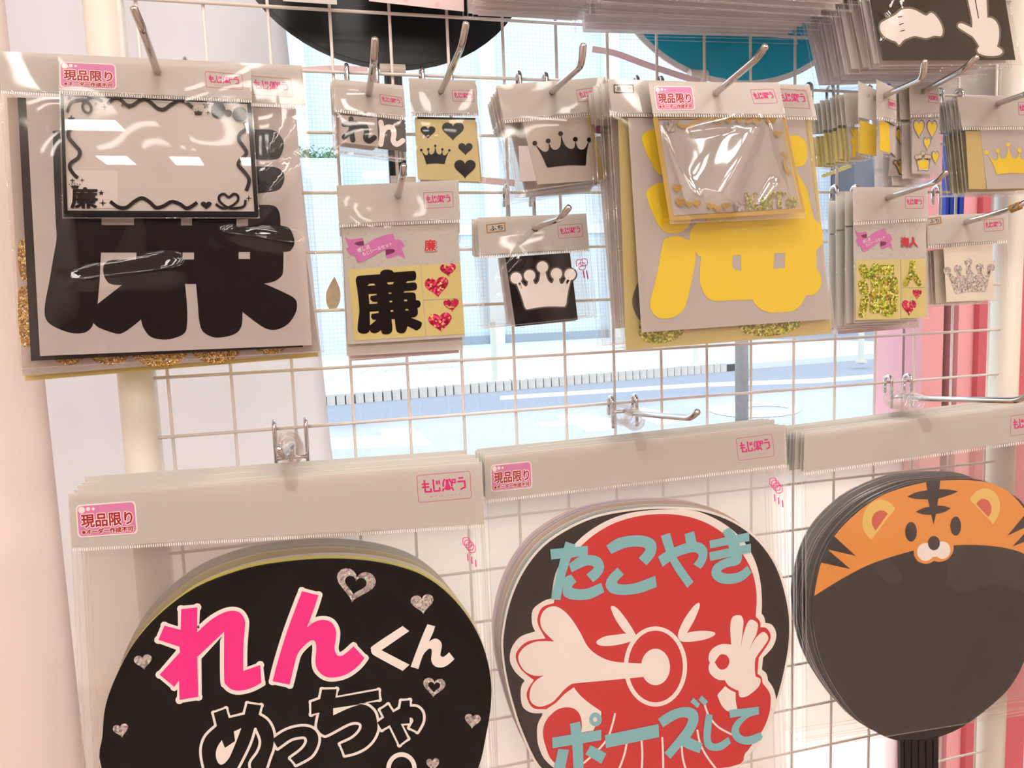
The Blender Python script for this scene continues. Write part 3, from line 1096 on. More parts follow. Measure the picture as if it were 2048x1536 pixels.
# the packs behind it differ: black sheet, gold glitter sheet, yellow sheet
for k, (lab, dk, qd, m_) in enumerate((('clear pack with a black sheet peeking out behind the white kanji sheet', 0.052, [(35, 195), (560, 215), (606, 694), (62, 722)], BLACK),
                                        ('clear pack with gold glitter letter edges peeking out below the kanji sheet', 0.044, [(14, 195), (570, 215), (640, 705), (45, 752)], PAPER),
                                        ('clear pack with a plain yellow sheet at the bottom of the kanji stack', 0.036, [(24, 195), (570, 215), (637, 713), (50, 762)], YPAPER))):
    r_ = thing('sticker_pack', lab, 'sticker pack', U(314, 142, dk), G_BEH)
    MB().plate([(4 + 4 * k, 108 + 2 * k), (600 - 6 * k, 134), (604 - 6 * k, 208), (8, 182)], dk + 0.001, 0.0005, [ell(314, 142, 8, 8, 16)]).build('header_card', CARD, r_)
    MB().plate(qd, dk, 0.0003).build('backing_sheet', m_, r_)
    if k == 1:
        mb = MB()
        for a, b, c_, e_ in ((100, 172, 712, 20), (175, 262, 710, 22), (258, 378, 706, 30), (378, 486, 698, 31), (505, 575, 694, 17)):
            mb.plate([(x, c_ + (e_ + 8) * math.sqrt(max(0, 1 - ((x - (a + b) / 2) / ((b - a) / 2)) ** 2)) - 10) for x in [a + (b - a) * i / 16 for i in range(17)]] + [(b, c_ - 30), (a, c_ - 30)], dk + 0.0004, 0.0002)
        for y0, y1 in ((480, 560), (575, 690)):
            mb.plate(smooth([(40, y0), (36, (y0 + y1) / 2), (44, y1), (70, y1, 1), (70, y0, 1)], True, 4), dk + 0.0004, 0.0002)
        mb.build('glitter_letter', G_GOLD, r_)
    MB().sheet([(2, 108), (602, 134), (652 - 3 * k, 712 + 2 * k), (38 + 8 * k, 748 + 8 * k)], dk + 0.002, 4, 4).build('clear_sleeve', FILMB, r_)

# ---- hard photo case pack in front of it
ZF = zoomf(110, 175, 4.763)
def art_case(root, d):
    q = [(124, 191), (498, 207), (513, 427), (132, 425)]
    MB().plate(sub(q, 0.005, 0.005, 0.995, 0.985), d + 0.0004, 0.0016).build('insert_card', mat('grey_insert_card', (236, 230, 224), 0.5), root)
    mb = MB()
    for a, b, w in ((0, 1, 3.2), (1, 2, 8.0), (2, 3, 8.0), (3, 0, 6.5)):
        mb.stroke([q[a], q[b]], w, d + 0.0030, cap=True)
    mb.stroke([(130, 431), (516, 433)], 3.0, d + 0.0022)
    mb.build('case_edge', BLACK, root)
    e_ = d + 0.0016
    mb = MB()
    R_ = lambda pts, w: mb.stroke(smooth(ZF(pts), False, 5), w / 4.763, e_)
    R_([(500, 160), (560, 105), (620, 112), (680, 165), (740, 168), (800, 128), (860, 112), (920, 150), (980, 200), (1040, 206), (1100, 165), (1170, 128), (1230, 132), (1310, 190)], 34)
    R_([(115, 235), (150, 145), (240, 118), (300, 128), (345, 190), (328, 240), (288, 232), (262, 180), (300, 118), (370, 95), (455, 132)], 26)
    R_([(190, 360), (132, 410), (132, 480), (190, 550), (236, 610), (218, 670), (150, 720), (142, 770), (182, 830), (218, 862)], 34)
    R_([(1800, 330), (1822, 390), (1762, 440), (1752, 500), (1800, 570), (1824, 630), (1764, 690), (1748, 740), (1800, 800), (1850, 880), (1820, 985)], 34)
    R_([(525, 1085), (600, 1138), (680, 1142), (760, 1082), (830, 1052), (900, 1090), (960, 1142), (1030, 1130), (1110, 1088), (1190, 1110), (1260, 1150), (1355, 1095)], 34)
    R_([(1530, 1110), (1600, 1150), (1680, 1130), (1740, 1080), (1740, 1030), (1700, 1015), (1655, 1045), (1610, 1015), (1565, 1035), (1570, 1085), (1640, 1140), (1720, 1150), (1800, 1130), (1815, 1070)], 24)
    mb.build('ribbon_print', BLACK, root)
    mb = MB()
    for x, y, rx, ry in ((1555, 215, 70, 76), (1760, 255, 70, 72), (1650, 245, 36, 36)):
        mb.plate(ZF(ell(x, y, rx, ry, 24)), e_, 0)
    mb.plate(ZF(heart(1440, 1125, 105, 78)), e_, 0)
    for x, y, r_ in ((135, 100, 28), (155, 300, 40), (1440, 168, 40), (440, 1005, 28)):
        mb.plate(ZF(star(x, y, r_)), e_, 0)
    for x, y, r_ in ((390, 155, 24), (470, 185, 34), (1455, 240, 28), (258, 882, 26), (455, 1100, 42), (1845, 1055, 36), (640, 170, 24), (705, 190, 24)):
        mb.plate(ZF(star(x, y, r_, 4, 0.2)), e_, 0)
    crown_add(mb, ZF([(1315, 190), (1410, 195), (1410, 262), (1318, 262)]), e_)
    mb.build('charm_print', BLACK, root)
    MB().plate(rquad(ZF([(120, 787), (600, 790), (600, 1150), (120, 1150)]), 0.06, 4, 1.4), d + 0.0008, 0).build('name_plate', WHITEV, root)
    mb = MB().text('廉', ZF([(155, 955), (400, 955), (400, 1148), (155, 1148)]), e_, 0.035)
    crown_add(mb, ZF([(130, 905), (240, 905), (232, 965), (150, 965)]), e_)
    mb.stroke(ZF([(165, 868), (165, 910)]), 2, e_).stroke(ZF([(145, 885), (185, 885)]), 2, e_)
    mb.build('name_lettering', BLACK, root)
    CL = film('case_gloss', 0.07, rough=0.012)
    MB().plate(q, d + 0.0026, 0).build('clear_case', CL, root)
    return None


pack('small clear pack with a black edged photo case framed by curly ribbons', 0.070, [(116, 112), (501, 131), (504, 199), (118, 181)],
     [(520, 437), (124, 437)], (314, 142), [(410, 143), (484, 149), (486, 179), (413, 174)], art_case, amp=0.0015,
     stk=[(121, 125), (229, 130), (231, 177), (122, 173)], name='photo_case_pack', cat='photo case')
hook('chrome hook carrying the black edged photo case pack', (314, 142, 0.072), 1, [(285, 58, 0.125), (266, 12, 0.135)])

# ---- れん small pack
def art_ren_small(root, d):
    MB().plate([(731, 231), (811, 241), (813, 304), (756, 297)], d - 0.0004, 0.0003).build('dark_sheet', GREYV, root)
    s = MB().plate([(681, 230), (754, 236), (757, 294), (681, 284)], d, 0.0003).build('backing_sheet', PAPER, root)
    e_ = d + 0.0004
    z = zoomf(640, 0, 3.4133)
    mb = MB()
    for p in ([(212, 812), (215, 900), (225, 955)], [(165, 848), (240, 842)], [(245, 845), (205, 900), (165, 935)], [(200, 905), (262, 865), (305, 862), (318, 895), (312, 940), (335, 962), (370, 940)]):
        mb.stroke(smooth(z(p), False, 5), 10.5, e_, cap=True)
    mb.build('kana_letter', BLACK, root)
    mb = MB()
    for p in ([(415, 835), (425, 900), (415, 985)], [(425, 905), (455, 870), (495, 875), (505, 915), (500, 960), (525, 985), (565, 960)]):
        mb.stroke(smooth(z(p), False, 5), 10.5, d + 0.0003, cap=True)
    mb.build('kana_letter', WHITEV, root)
    return s


pack('small clear pack with a black and a white kana letter side by side', 0.050, [(666, 158), (807, 171), (812, 234), (670, 218)], [(815, 318), (674, 303)], (738, 187),
     [(759, 188), (803, 195), (806, 214), (762, 208)], art_ren_small, 8, 0.0048, (0.0, 0.0006), 'small kana letter pack behind the black and white pair', 'kana letter packs on one hook', fm=FILMW)
hook('chrome hook carrying the small kana letter packs', (738, 186, 0.052), 1, [(748, 121, 0.115), (750, 74, 0.125)])

# ---- hearts pack
def art_hearts(root, d):
    s = MB().plate([(829, 238), (951, 240), (961, 363), (836, 359)], d, 0.0003).build('backing_sheet', GPAPER, root)
    MB().plate([(830, 233), (951, 236), (951, 241), (830, 239)], d - 0.0002, 0.0002).build('sheet_strip', BLACK, root)
    for x, y, w, h, r_ in ((856, 265, 30, 25, 0), (906, 263, 44, 37, 0), (931, 298.5, 29, 25, 0), (930, 338.5, 43, 38, 0)):
        MB().plate(heart(x, y, w, h, r_), d + 0.0004, 0.0003).build('heart_sticker', BLACK, root)
    crown_add(MB(), [(842, 289), (899, 290), (898, 328), (844, 328)], d + 0.0004).build('crown_sticker', BLACK, root)
    return s


pack('clear pack of four black heart stickers and a small crown on khaki', 0.020, [(817, 156), (952, 161), (955, 227), (823, 226)], [(968, 365), (832, 362)], (883, 183),
     [(904, 180), (947, 182), (949, 204), (906, 202)], art_hearts, 1, 0.006, (0.001, 0), 'heart sticker pack behind the khaki heart sheet', 'heart packs on one hook')
hook('chrome hook carrying the black heart sticker pack', (883, 182, 0.022), 1, [(923, 92, 0.107), (933, 43, 0.118)])

# ---- crown pack
def art_crown(root, d):
    MB().plate([(1037, 292), (1072, 292), (1072, 362), (1040, 363)], d - 0.0004, 0.0003).build('name_slip', mat('grey_slip', (214, 206, 204), 0.5), root)
    MB().plate([(1050, 240), (1180, 231), (1213, 358), (1080, 367)], d - 0.0002, 0.0002).build('yellow_sheet', YPAPER, root)
    s = MB().plate([(1044, 240), (1172, 231), (1204, 360), (1075, 369)], d, 0.0003).build('backing_sheet', PAPER, root)
    crown_add(MB(), [(1067, 267), (1174, 260), (1190, 330), (1076, 336)], d + 0.0004).build('crown_sticker', BLACK, root)
    mb = MB()
    for dx, dy in ((0, 0), (9, -6), (4, 8)):
        mb.stroke(rquad([(1187 + dx, 246 + dy), (1200 + dx, 245 + dy), (1201 + dx, 258 + dy), (1188 + dx, 259 + dy)], 0.3, 3, 1), 1.4, d + 0.0028, closed=True)
    mb.stroke([(1219, 276), (1222, 288)], 2.5, d + 0.0028).stroke([(1226, 272), (1228, 284)], 2.5, d + 0.0028)
    mb.build('recycling_mark', MAGENTA, root)
    return s


pack('clear pack with a big black crown sticker on a tilted white sheet', 0.055, [(993, 170), (1211, 154), (1221, 221), (1008, 240)], [(1243, 356), (1036, 384)], (1105, 184),
     [(1152, 180), (1202, 173), (1206, 198), (1157, 204)], art_crown, 11, 0.0038, (0.0002, -0.0006), 'crown sticker pack behind the big black crown pack', 'crown packs on one hook')
hook('chrome hook carrying the big black crown packs', (1105, 183, 0.057), 1, [(1163, 130, 0.132), (1167, 86, 0.138)])

# ---- sticker set cards (廉 and 海人)
ZK = zoomf(680, 440, 5.297)
K1 = [(684, 457), (915, 447), (930, 674), (696, 689)]


def remap(q1, q2):
    (ax, ay), (bx, by), _, (dx, dy) = q1
    det = (bx - ax) * (dy - ay) - (dx - ax) * (by - ay)

    def f(pts):
        o = []
        for p in pts:
            x, y = p[0] - ax, p[1] - ay
            u = (x * (dy - ay) - y * (dx - ax)) / det
            v = (y * (bx - ax) - x * (by - ay)) / det
            o.append(bil(q2, u, v) + tuple(p[2:]))
        return o
    return f


def banner(root, d, f):
    m = lambda p: f(ZK(p))
    tails = [smooth([(48, 172, 1), (95, 205), (160, 202), (242, 190, 1), (255, 262, 1), (200, 300), (162, 350, 1), (160, 378, 1), (120, 378), (90, 345, 1), (65, 305, 1), (95, 285, 1)], True, 3),
             smooth([(575, 212, 1), (630, 208), (665, 238), (687, 276, 1), (655, 302, 1), (694, 418, 1), (630, 372), (560, 395), (500, 402), (484, 370, 1), (490, 310, 1)], True, 3)]
    mb = MB()
    for t_ in tails:
        mb.plate(m(t_), d, 0.0001)
    mb.build('banner_tail', RIBBON, root)
    MB().plate(m(smooth([(150, 252, 1), (180, 233), (250, 220, 1), (255, 268, 1), (200, 272)], True, 3)), d + 0.0001, 0).plate(
        m(smooth([(484, 312, 1), (560, 308), (582, 328), (560, 350), (484, 374, 1)], True, 3)), d + 0.0001, 0).build('banner_fold', RIBBOND, root)
    body = m(smooth([(160, 348, 1), (260, 270), (400, 190), (540, 148), (568, 166), (580, 232, 1), (560, 266), (480, 306), (330, 390), (250, 430), (200, 444), (176, 415)], True, 3))
    MB().plate(body, d + 0.0002, 0.0001).stroke(body, 1.2, d + 0.00015, closed=True).build('banner_body', RIBBON, root)
    MB().text('推し活', m([(180, 305), (305, 258), (318, 300), (192, 348)]), d + 0.0004, 0.02).text(
        'もじシールセット', m([(232, 345), (545, 230), (557, 270), (244, 385)]), d + 0.0004, 0.02).build('banner_lettering', WHITEV, root)


def dots(root, q, d, n, seed, m, rr=(2.0, 4.0), vmax=0.36):
    rs_ = random.Random(seed)
    mb = MB()
    for k in range(n):
        c = bil(q, 0.04 + 0.92 * rs_.random(), 0.03 + (vmax - 0.03) * rs_.random())
        r_ = rs_.uniform(*rr)
        mb.plate(ell(c[0], c[1], r_, r_, 10), d, 0)
    mb.build('polka_dot_print', m, root)


GL_REN = smooth(ZK([(430, 552), (460, 530), (510, 525), (550, 535), (570, 555, 1), (770, 540), (800, 555), (808, 590), (800, 630), (780, 641), (712, 648, 1), (700, 668, 1), (790, 662), (815, 690),
                    (812, 730), (785, 745), (682, 755, 1), (672, 770, 1), (770, 768), (800, 790), (805, 850, 1), (840, 855), (855, 890), (840, 925), (820, 930, 1), (825, 990), (800, 1025), (750, 1035, 1), (850, 1075), (868, 1100),
                    (850, 1145), (810, 1170), (770, 1150), (715, 1125, 1), (705, 1160), (680, 1195), (640, 1200), (605, 1185), (590, 1140), (580, 1050, 1), (545, 1050, 1), (555, 1150), (540, 1195), (500, 1212), (450, 1205),
                    (435, 1165, 1), (410, 1185), (370, 1200), (330, 1190), (315, 1165, 1), (300, 1190), (260, 1205), (210, 1195), (187, 1160), (195, 1050), (205, 950), (185, 750), (168, 650), (175, 610), (210, 590), (425, 575, 1)]), True, 3)
GL_REN_H = [ZK(h) for h in ([(290, 698), (310, 675), (360, 672), (378, 692)], [(495, 662), (570, 657), (560, 680), (510, 683)],
                            [(303, 785), (388, 780), (390, 795), (325, 805), (320, 840), (345, 865), (395, 868), (397, 885), (312, 890)],
                            [(315, 972), (410, 965), (410, 985), (335, 995), (328, 1030), (345, 1055), (385, 1060), (318, 1115)],
                            rect(515, 768, 545, 782), rect(525, 855, 553, 872), rect(535, 955, 565, 972), rect(680, 843, 712, 860), rect(692, 942, 725, 960))]


def art_set(root, d):
    s = MB().plate(K1, d, 0.0004).build('backing_card', CARD, root)
    dots(root, K1, d + 0.0002, 44, 5, DOTGREY, (1.8, 3.4))
    banner(root, d + 0.0004, lambda p: p)
    yq = [(696, 539), (920, 526), (929, 668), (709, 681)]
    MB().plate(sub(yq, 0, 0, 0.645, 1), d + 0.0004, 0.0002).build('letter_panel', YPAPER, root)
    MB().plate(sub(yq, 0.652, 0.0, 1, 0.49), d + 0.0004, 0.0002).build('heart_panel', YPAPER, root)
    MB().plate(sub(yq, 0.652, 0.50, 1, 1), d + 0.0004, 0.0002).build('heart_panel', YPAPER, root)
    MB().plate(GL_REN, d + 0.0007, 0.0002, GL_REN_H).build('letter_sticker', BLACK, root)
    for x, y, w, h in ((896.5, 541, 32, 27), (874, 575, 48, 41), (903, 611, 31, 27), (881, 646, 47, 40)):
        MB().plate(heart(x, y, w, h, -0.12), d + 0.0007, 0.0002).build('heart_sticker', G_RED, root)
    tq = ZK([(893, 210), (1012, 207), (1018, 325), (897, 330)])
    MB().text('廉', [(x + 1.8, y + 2.2) for x, y in tq], d + 0.0004, 0.07).build('name_shadow', mat('grey_shadow_print', (150, 140, 140), 0.5), root)
    MB().text('廉', tq, d + 0.0005, 0.07).build('name_lettering_edge', WHITEV, root)
    MB().text('廉', tq, d + 0.0006, 0.035).build('name_lettering', mat('crimson_print', (206, 34, 50), 0.5), root)
    return s


pack('sticker set card with a black kanji and red glitter hearts', 0.030, [(673, 371), (917, 360), (921, 438), (678, 448)], [(932, 682), (694, 697)], (797, 391),
     [(847, 385), (905, 383), (907, 414), (849, 417)], art_set, 1, 0.006, (0.001, -0.010), 'kanji sticker set behind the red glitter heart set', 'kanji sticker sets on one hook',
     name='sticker_set', cat='sticker set')
r_ = thing('sticker_set', 'polka dot backing card hanging lowest behind the black kanji sticker set', 'sticker set', U(797, 391, 0.014))
MB().plate([(699, 440), (917, 430), (918, 706), (701, 722)], 0.014, 0.0005).build('backing_card', mat('mauve_card', (224, 206, 208), 0.5), r_)
mb = MB()
for x, y, rad in ((732, 698, 5), (809, 701, 5), (868, 703, 5), (771, 710, 3.5), (850, 703, 3), (835, 688, 4), (903, 684, 5)):
    mb.plate(ell(x, y, rad, rad, 14), 0.0142, 0)
mb.build('polka_dot_print', PALEPINK, r_)
hook('chrome hook carrying the black kanji sticker set', (797, 390, 0.034), 3, [(805, 353, 0.078), (808, 328, 0.086)])

# ---- white crown on black
def art_crown2(root, d):
    s = MB().plate([(1010.6, 515), (1139.6, 504.7), (1155.7, 639.4), (1031, 653)], d, 0.0003).build('backing_sheet', BLACK, root)
    q = [(1031, 533), (1138, 526), (1146, 608), (1036, 616)]
    crown_add(MB(), q, d + 0.0002, 7.0, 0.07).build('crown_edge', GREYV, root)
    crown_add(MB(), q, d + 0.0004, 4.0, 0.07).build('crown_sticker', WHITEV, root)
    mb = MB()
    for dx, dy in ((0, 0), (5, 6), (9, -2)):
        mb.stroke(rquad([(1152 + dx, 520 + dy), (1165 + dx, 519 + dy), (1166 + dx, 533 + dy), (1153 + dx, 534 + dy)], 0.3, 3, 1), 1.4, d + 0.0028, closed=True)
    mb.stroke([(1166, 541), (1169, 556)], 2.5, d + 0.0028).stroke([(1173, 541), (1176, 558)], 2.5, d + 0.0028)
    mb.build('recycling_mark', MAGENTA, root)
    box_label(root, [(973, 450), (1009, 446), (1010.5, 461), (974.5, 465.5)], 'ふち', d + 0.0014, BROWNP)
    return s


pack('clear pack with a white crown sticker on a black square', 0.045, [(955.5, 435), (1172, 427), (1178.5, 497), (958, 510)], [(1195, 634), (971, 657)], (1071, 456),
     [(1115, 451), (1164, 447), (1166, 473), (1118, 477)], art_crown2, 6, 0.0045, (0.0, 0.0), 'crown pack behind the white crown on black', 'black square crown packs on one hook', fm=FILMW, bmat=BRIGHT, folds=[(1000, 560, 1040, 520, 8, 0.003), (1140, 560, 1178, 520, 8, 0.003), (1020, 640, 1000, 600, 7, 0.003)])
hook('chrome hook carrying the white crown on black packs', (1071, 455, 0.048), 3, [(1120, 437, 0.115), (1140, 412, 0.125)])

# ---- 海 large yellow letter pack
Z3 = zoomf(1180, 0, 3.4133)
Z7 = zoomf(1180, 340, 3.4133)
def art_kai_big(root, d):
    s = MB().plate([(1256, 236), (1608, 236), (1664, 638), (1283, 665)], d, 0.0003).build('backing_sheet', PAPER, root)
    e_ = d + 0.0004
    for p in (smooth(Z3([(355, 960), (380, 905), (440, 880), (520, 890), (580, 960), (600, 1150), (540, 1205), (500, 1203), (440, 1150)]), True, 4),
              smooth(Z7([(385, 170), (420, 115), (480, 85), (580, 95), (660, 200), (690, 340), (640, 415), (560, 432), (500, 415), (440, 320)]), True, 4),
              smooth(Z7([(500, 490), (540, 460), (600, 452), (650, 470), (700, 500), (722, 590), (700, 730), (665, 880), (645, 940), (600, 990), (530, 1013), (460, 1005), (415, 950), (415, 880), (440, 790), (470, 650)]), True, 4)):
        MB().plate(p, e_, 0.0003).build('letter_drop', YELLOW, root)
    body = smooth(Z7([(680, 470), (690, 410), (740, 355), (800, 340), (780, 200), (700, 60), (760, -40), (900, -120), (1150, -120), (1330, -140), (1370, -60, 1), (1400, -10), (1440, 60), (1480, 130), (1510, 260), (1530, 330),
                      (1570, 370), (1588, 430), (1580, 510), (1545, 545, 1), (1545, 670, 1), (1575, 720), (1575, 790), (1545, 840), (1510, 855), (1475, 860), (1440, 920), (1390, 960), (1300, 972), (1220, 972), (1150, 940),
                      (1118, 900), (1115, 885, 1), (960, 890), (860, 895), (800, 870), (765, 810), (748, 740), (757, 590, 1), (735, 580), (700, 520)]), True, 4)
    MB().plate(body, e_, 0.0003, [Z7([(975, 585), (1030, 580), (1033, 690), (990, 680), (968, 650)]), Z7([(1260, 568), (1333, 565), (1330, 668), (1250, 675)])]).build('letter', YELLOW, root)
    MB().plate(smooth(Z3([(1300, 930), (1370, 925), (1430, 930), (1475, 980), (1483, 1060), (1465, 1120), (1420, 1140), (1300, 1140)]), True, 4), e_, 0.0003).build('letter_drop', YELLOW, root)
    return s


kai = pack('large clear pack with a giant yellow kanji letter sticker on white', 0.110, [(1215, 158), (1619, 170), (1634, 234), (1224, 226)], [(1672, 668), (1248, 704)], (1432, 186), None,
           art_kai_big, 9, 0.0085, (0.0004, 0.0002), 'letter pack behind the giant yellow kanji pack', 'yellow kanji packs on one hook', fm=FILMW, amp=0.002, hr=0)
logo(part_of(kai, 'header_card'), [(1552, 177), (1612, 181), (1620, 217), (1558, 214)], 0.1114)
box_label(kai, [(1228, 170), (1266, 170), (1267, 185), (1229, 185)], '黒フチ', 0.1114, BLACK)
r_ = thing('sticker_pack', 'clear pack with green glitter letter edges on yellow below the yellow kanji', 'sticker pack', U(1432, 186, 0.104))
MB().plate([(1236, 236), (1622, 236), (1664, 667), (1252, 700)], 0.104, 0.0004).build('backing_sheet', YPAPER, r_)
mb = MB()
for a, b, ya, yb, h in ((1278, 1368, 672, 664, 22), (1477, 1606, 657, 647, 24)):
    pts = []
    for i in range(21):
        u = i / 20
        pts.append((a + (b - a) * u, ya + (yb - ya) * u + h * math.sqrt(max(0, 1 - (2 * u - 1) ** 2)) - 4))
    mb.plate(pts + [(b, yb - 40), (a, ya - 40)], 0.1044, 0.0002)
mb.build('glitter_letter', G_GREEN, r_)
mb = MB()
for y0, y1, x in ((250, 320, 1262), (560, 640, 1268)):
    mb.plate(smooth([(x + 14, y0), (x - 2, (y0 + y1) / 2 - 8), (x, y1 - 20), (x + 16, y1)], True, 4), 0.1044, 0.0002)
mb.build('dark_letter', GREYV, r_)
MB().sheet([(1218, 160), (1622, 172), (1672, 672), (1246, 706)], 0.1062, 3, 3).build('clear_sleeve', FILMB, r_)
MB().plate([(1219, 160), (1615, 171), (1628, 232), (1226, 226)], 0.1055, 0.0005, [ell(1432, 187, 8, 8, 16)]).build('header_card', CARD, r_)

def art_case_y(root, d):
    ZY = zoomf(1290, 160, 5.2513)
    q = [(1311, 237), (1567, 235), (1607, 421), (1343, 437)]
    EDGE = mat('amber_edge', (214, 176, 60), 0.25)
    mb = MB()
    for a, b, w in ((0, 1, 2.0), (1, 2, 6.5), (2, 3, 8.0), (3, 0, 9.0)):
        mb.stroke([q[a], q[b]], w, d + 0.0030, cap=True)
    mb.build('case_edge', EDGE, root)
    MB().plate(sub(q, 0.02, 0.02, 0.98, 0.97), d - 0.0002, 0.0002).build('insert_film', film('milky_insert', 0.08, tint=(0.98, 0.97, 0.95), haze=0.6, back=0.0), root)
    e_ = d + 0.0016
    mb = MB()
    S = lambda pts, w: mb.stroke(smooth(ZY(pts), False, 5), w / 5.25, e_)
    S([(345, 455), (400, 490), (480, 470), (570, 425), (660, 415), (760, 430)], 32)
    S([(1440, 760), (1490, 800), (1470, 860), (1480, 920), (1530, 990)], 30)
    for x, y, w in ((800, 430, 90), (880, 425, 80), (985, 425, 80), (1085, 435, 80), (1170, 430, 100), (340, 1140, 110), (370, 1290, 110), (465, 1310, 80), (545, 1300, 90), (690, 1330, 90), (760, 1350, 80), (850, 1330, 90), (1400, 570, 90), (1320, 430, 120)):
        mb.plate(ZY(heart(x, y, w, w * 0.85, 0.1)), e_, 0)
    mb.build('heart_print', mat('amber_print', (226, 186, 60), 0.35), root)
    MB().text('KaiTo', ZY([(1062, 1195), (1590, 1180), (1605, 1340), (1075, 1365)]), e_, 0.07).build('name_lettering', G_GREEN, root)
    mb = MB()
    crown_add(mb, ZY([(205, 420), (345, 410), (340, 520), (235, 545)]), e_, 2.0)
    crown_add(mb, ZY([(935, 1280), (1045, 1270), (1050, 1365), (945, 1375)]), e_, 1.5)
    mb.build('crown_print', G_SILVER, root)
    MB().plate(q, d + 0.0026, 0).build('clear_case', MATS['case_gloss'], root)
    return None


pack('small clear pack with a yellow edged photo case lettered in green glitter', 0.122, [(1296, 164), (1558, 165), (1570, 229), (1306, 227)], [(1612, 436), (1340, 448)], (1432, 186),
     [(1500, 179), (1547, 178), (1555, 206), (1508, 207)], art_case_y, fm=film('shiny_creased_sleeve', 0.18, bump=0.14, bscale=16, rough=0.11), amp=0.002, folds=[(1500, 250, 1425, 400, 33, 0.014), (1400, 262, 1480, 250, 8, 0.004), (1545, 260, 1590, 400, 7, 0.0035), (1335, 280, 1380, 390, 7, 0.0035), (1520, 410, 1550, 370, 8, 0.004)], ftop=0.99,
     stk=[(1309, 174), (1383, 174), (1389, 218), (1315, 219)], name='photo_case_pack', cat='photo case')
hook('chrome hook carrying the yellow edged photo case pack', (1432, 186, 0.124), 1, [(1515, 115, 0.185), (1533, 90, 0.195)])

# ---- narrow yellow packs on the right
ZS4 = zoomf(1600, 0, 4.5714)
ZA = zoomf(1640, 160, 6.9815)
def art_y1(root, d):
    s = MB().plate(ZA([(385, 655), (640, 655), (660, 1100), (420, 1090)]), d, 0.0003).build('backing_sheet', PAPER, root)
    mb = MB()
    mb.plate(smooth(ZA([(420, 700), (460, 690), (520, 680), (610, 695), (640, 800), (640, 1010), (560, 1030), (505, 1000), (495, 1060), (450, 1060), (455, 920), (430, 840), (470, 780)]), True, 4), d + 0.0004, 0.0002)
    mb.build('letter_sticker', YELLOW, root)
    return s


pack('narrow clear pack with a yellow letter sticker clipped next to the yellow kanji', 0.062, ZA([(330, 180), (690, 185), (690, 590), (375, 610)]), ZA([(690, 1120), (410, 1130)]), ZA([(620, 310)])[0], None,
     art_y1, 8, 0.0058, (-0.0006, 0.0), 'narrow letter pack behind the yellow letter pack beside the kanji', 'narrow yellow packs on one hook', hr=4, bmat=YPAPER)
def art_y2(root, d):
    s = MB().plate(ZA([(815, 545), (1055, 620), (1050, 1050), (815, 1010)]), d, 0.0003).build('backing_sheet', PAPER, root)
    MB().plate(smooth(ZA([(835, 600), (900, 590), (965, 620), (970, 800), (975, 990), (900, 1000), (835, 960), (840, 780)]), True, 4), d + 0.0004, 0.0002).build('letter_sticker', YELLOW, root)
    mb = MB().stroke(ZA([(905, 565), (1045, 640)]), 3, d + 0.0004).stroke(ZA([(985, 1020), (1060, 1090)]), 4, d + 0.0004)
    mb.build('sheet_strip', GREYV, root)
    return s


pack('narrow turned clear pack with a pale yellow sticker and dark sheet corner', 0.092, ZA([(790, -10), (1060, 120), (1065, 560), (790, 500)]), ZA([(1065, 1100), (800, 1040)]), ZA([(925, 200)])[0],
     ZA([(955, 265), (1058, 300), (1058, 420), (958, 390)]), art_y2, 1, 0.012, (-0.0085, 0.002), 'narrow turned pack behind the pale yellow sticker pack', 'turned yellow packs on one hook', hr=4, bmat=mat('mustard_sheet', (216, 184, 60), 0.4))
hook('chrome hook with an upright tip carrying the narrow turned yellow packs', ZA([(925, 205)])[0] + (0.094,), 1, [(1846, 156, 0.145), (1849, 119, 0.150)])
def art_y3(root, d):
    s = MB().plate(ZA([(1280, 530), (1660, 530), (1680, 1305), (1290, 1305)]), d, 0.0003).build('backing_sheet', PAPER, root)
    e_ = d + 0.0004
    for x, y, w, h in ((1380, 690, 160, 280), (1565, 700, 150, 280), (1495, 895, 105, 200), (1612, 1090, 105, 205)):
        for k, (g, m_) in enumerate(((1.0, GREYV), (0.90, CARD), (0.76, YELLOW))):
            MB().plate(ZA(heart(x, y, w * g, h * g)), e_ + 0.0001 * k, 0).build('heart_sticker', m_, root)
    q = ZA([(1345, 1010), (1530, 1010), (1520, 1250), (1370, 1250)])
    for k, (g, m_) in enumerate(((3.4, GREYV), (2.6, CARD), (0.0, YELLOW))):
        crown_add(MB(), q, e_ + 0.0001 * k, g, 0.06).build('crown_sticker', m_, root)
    return s


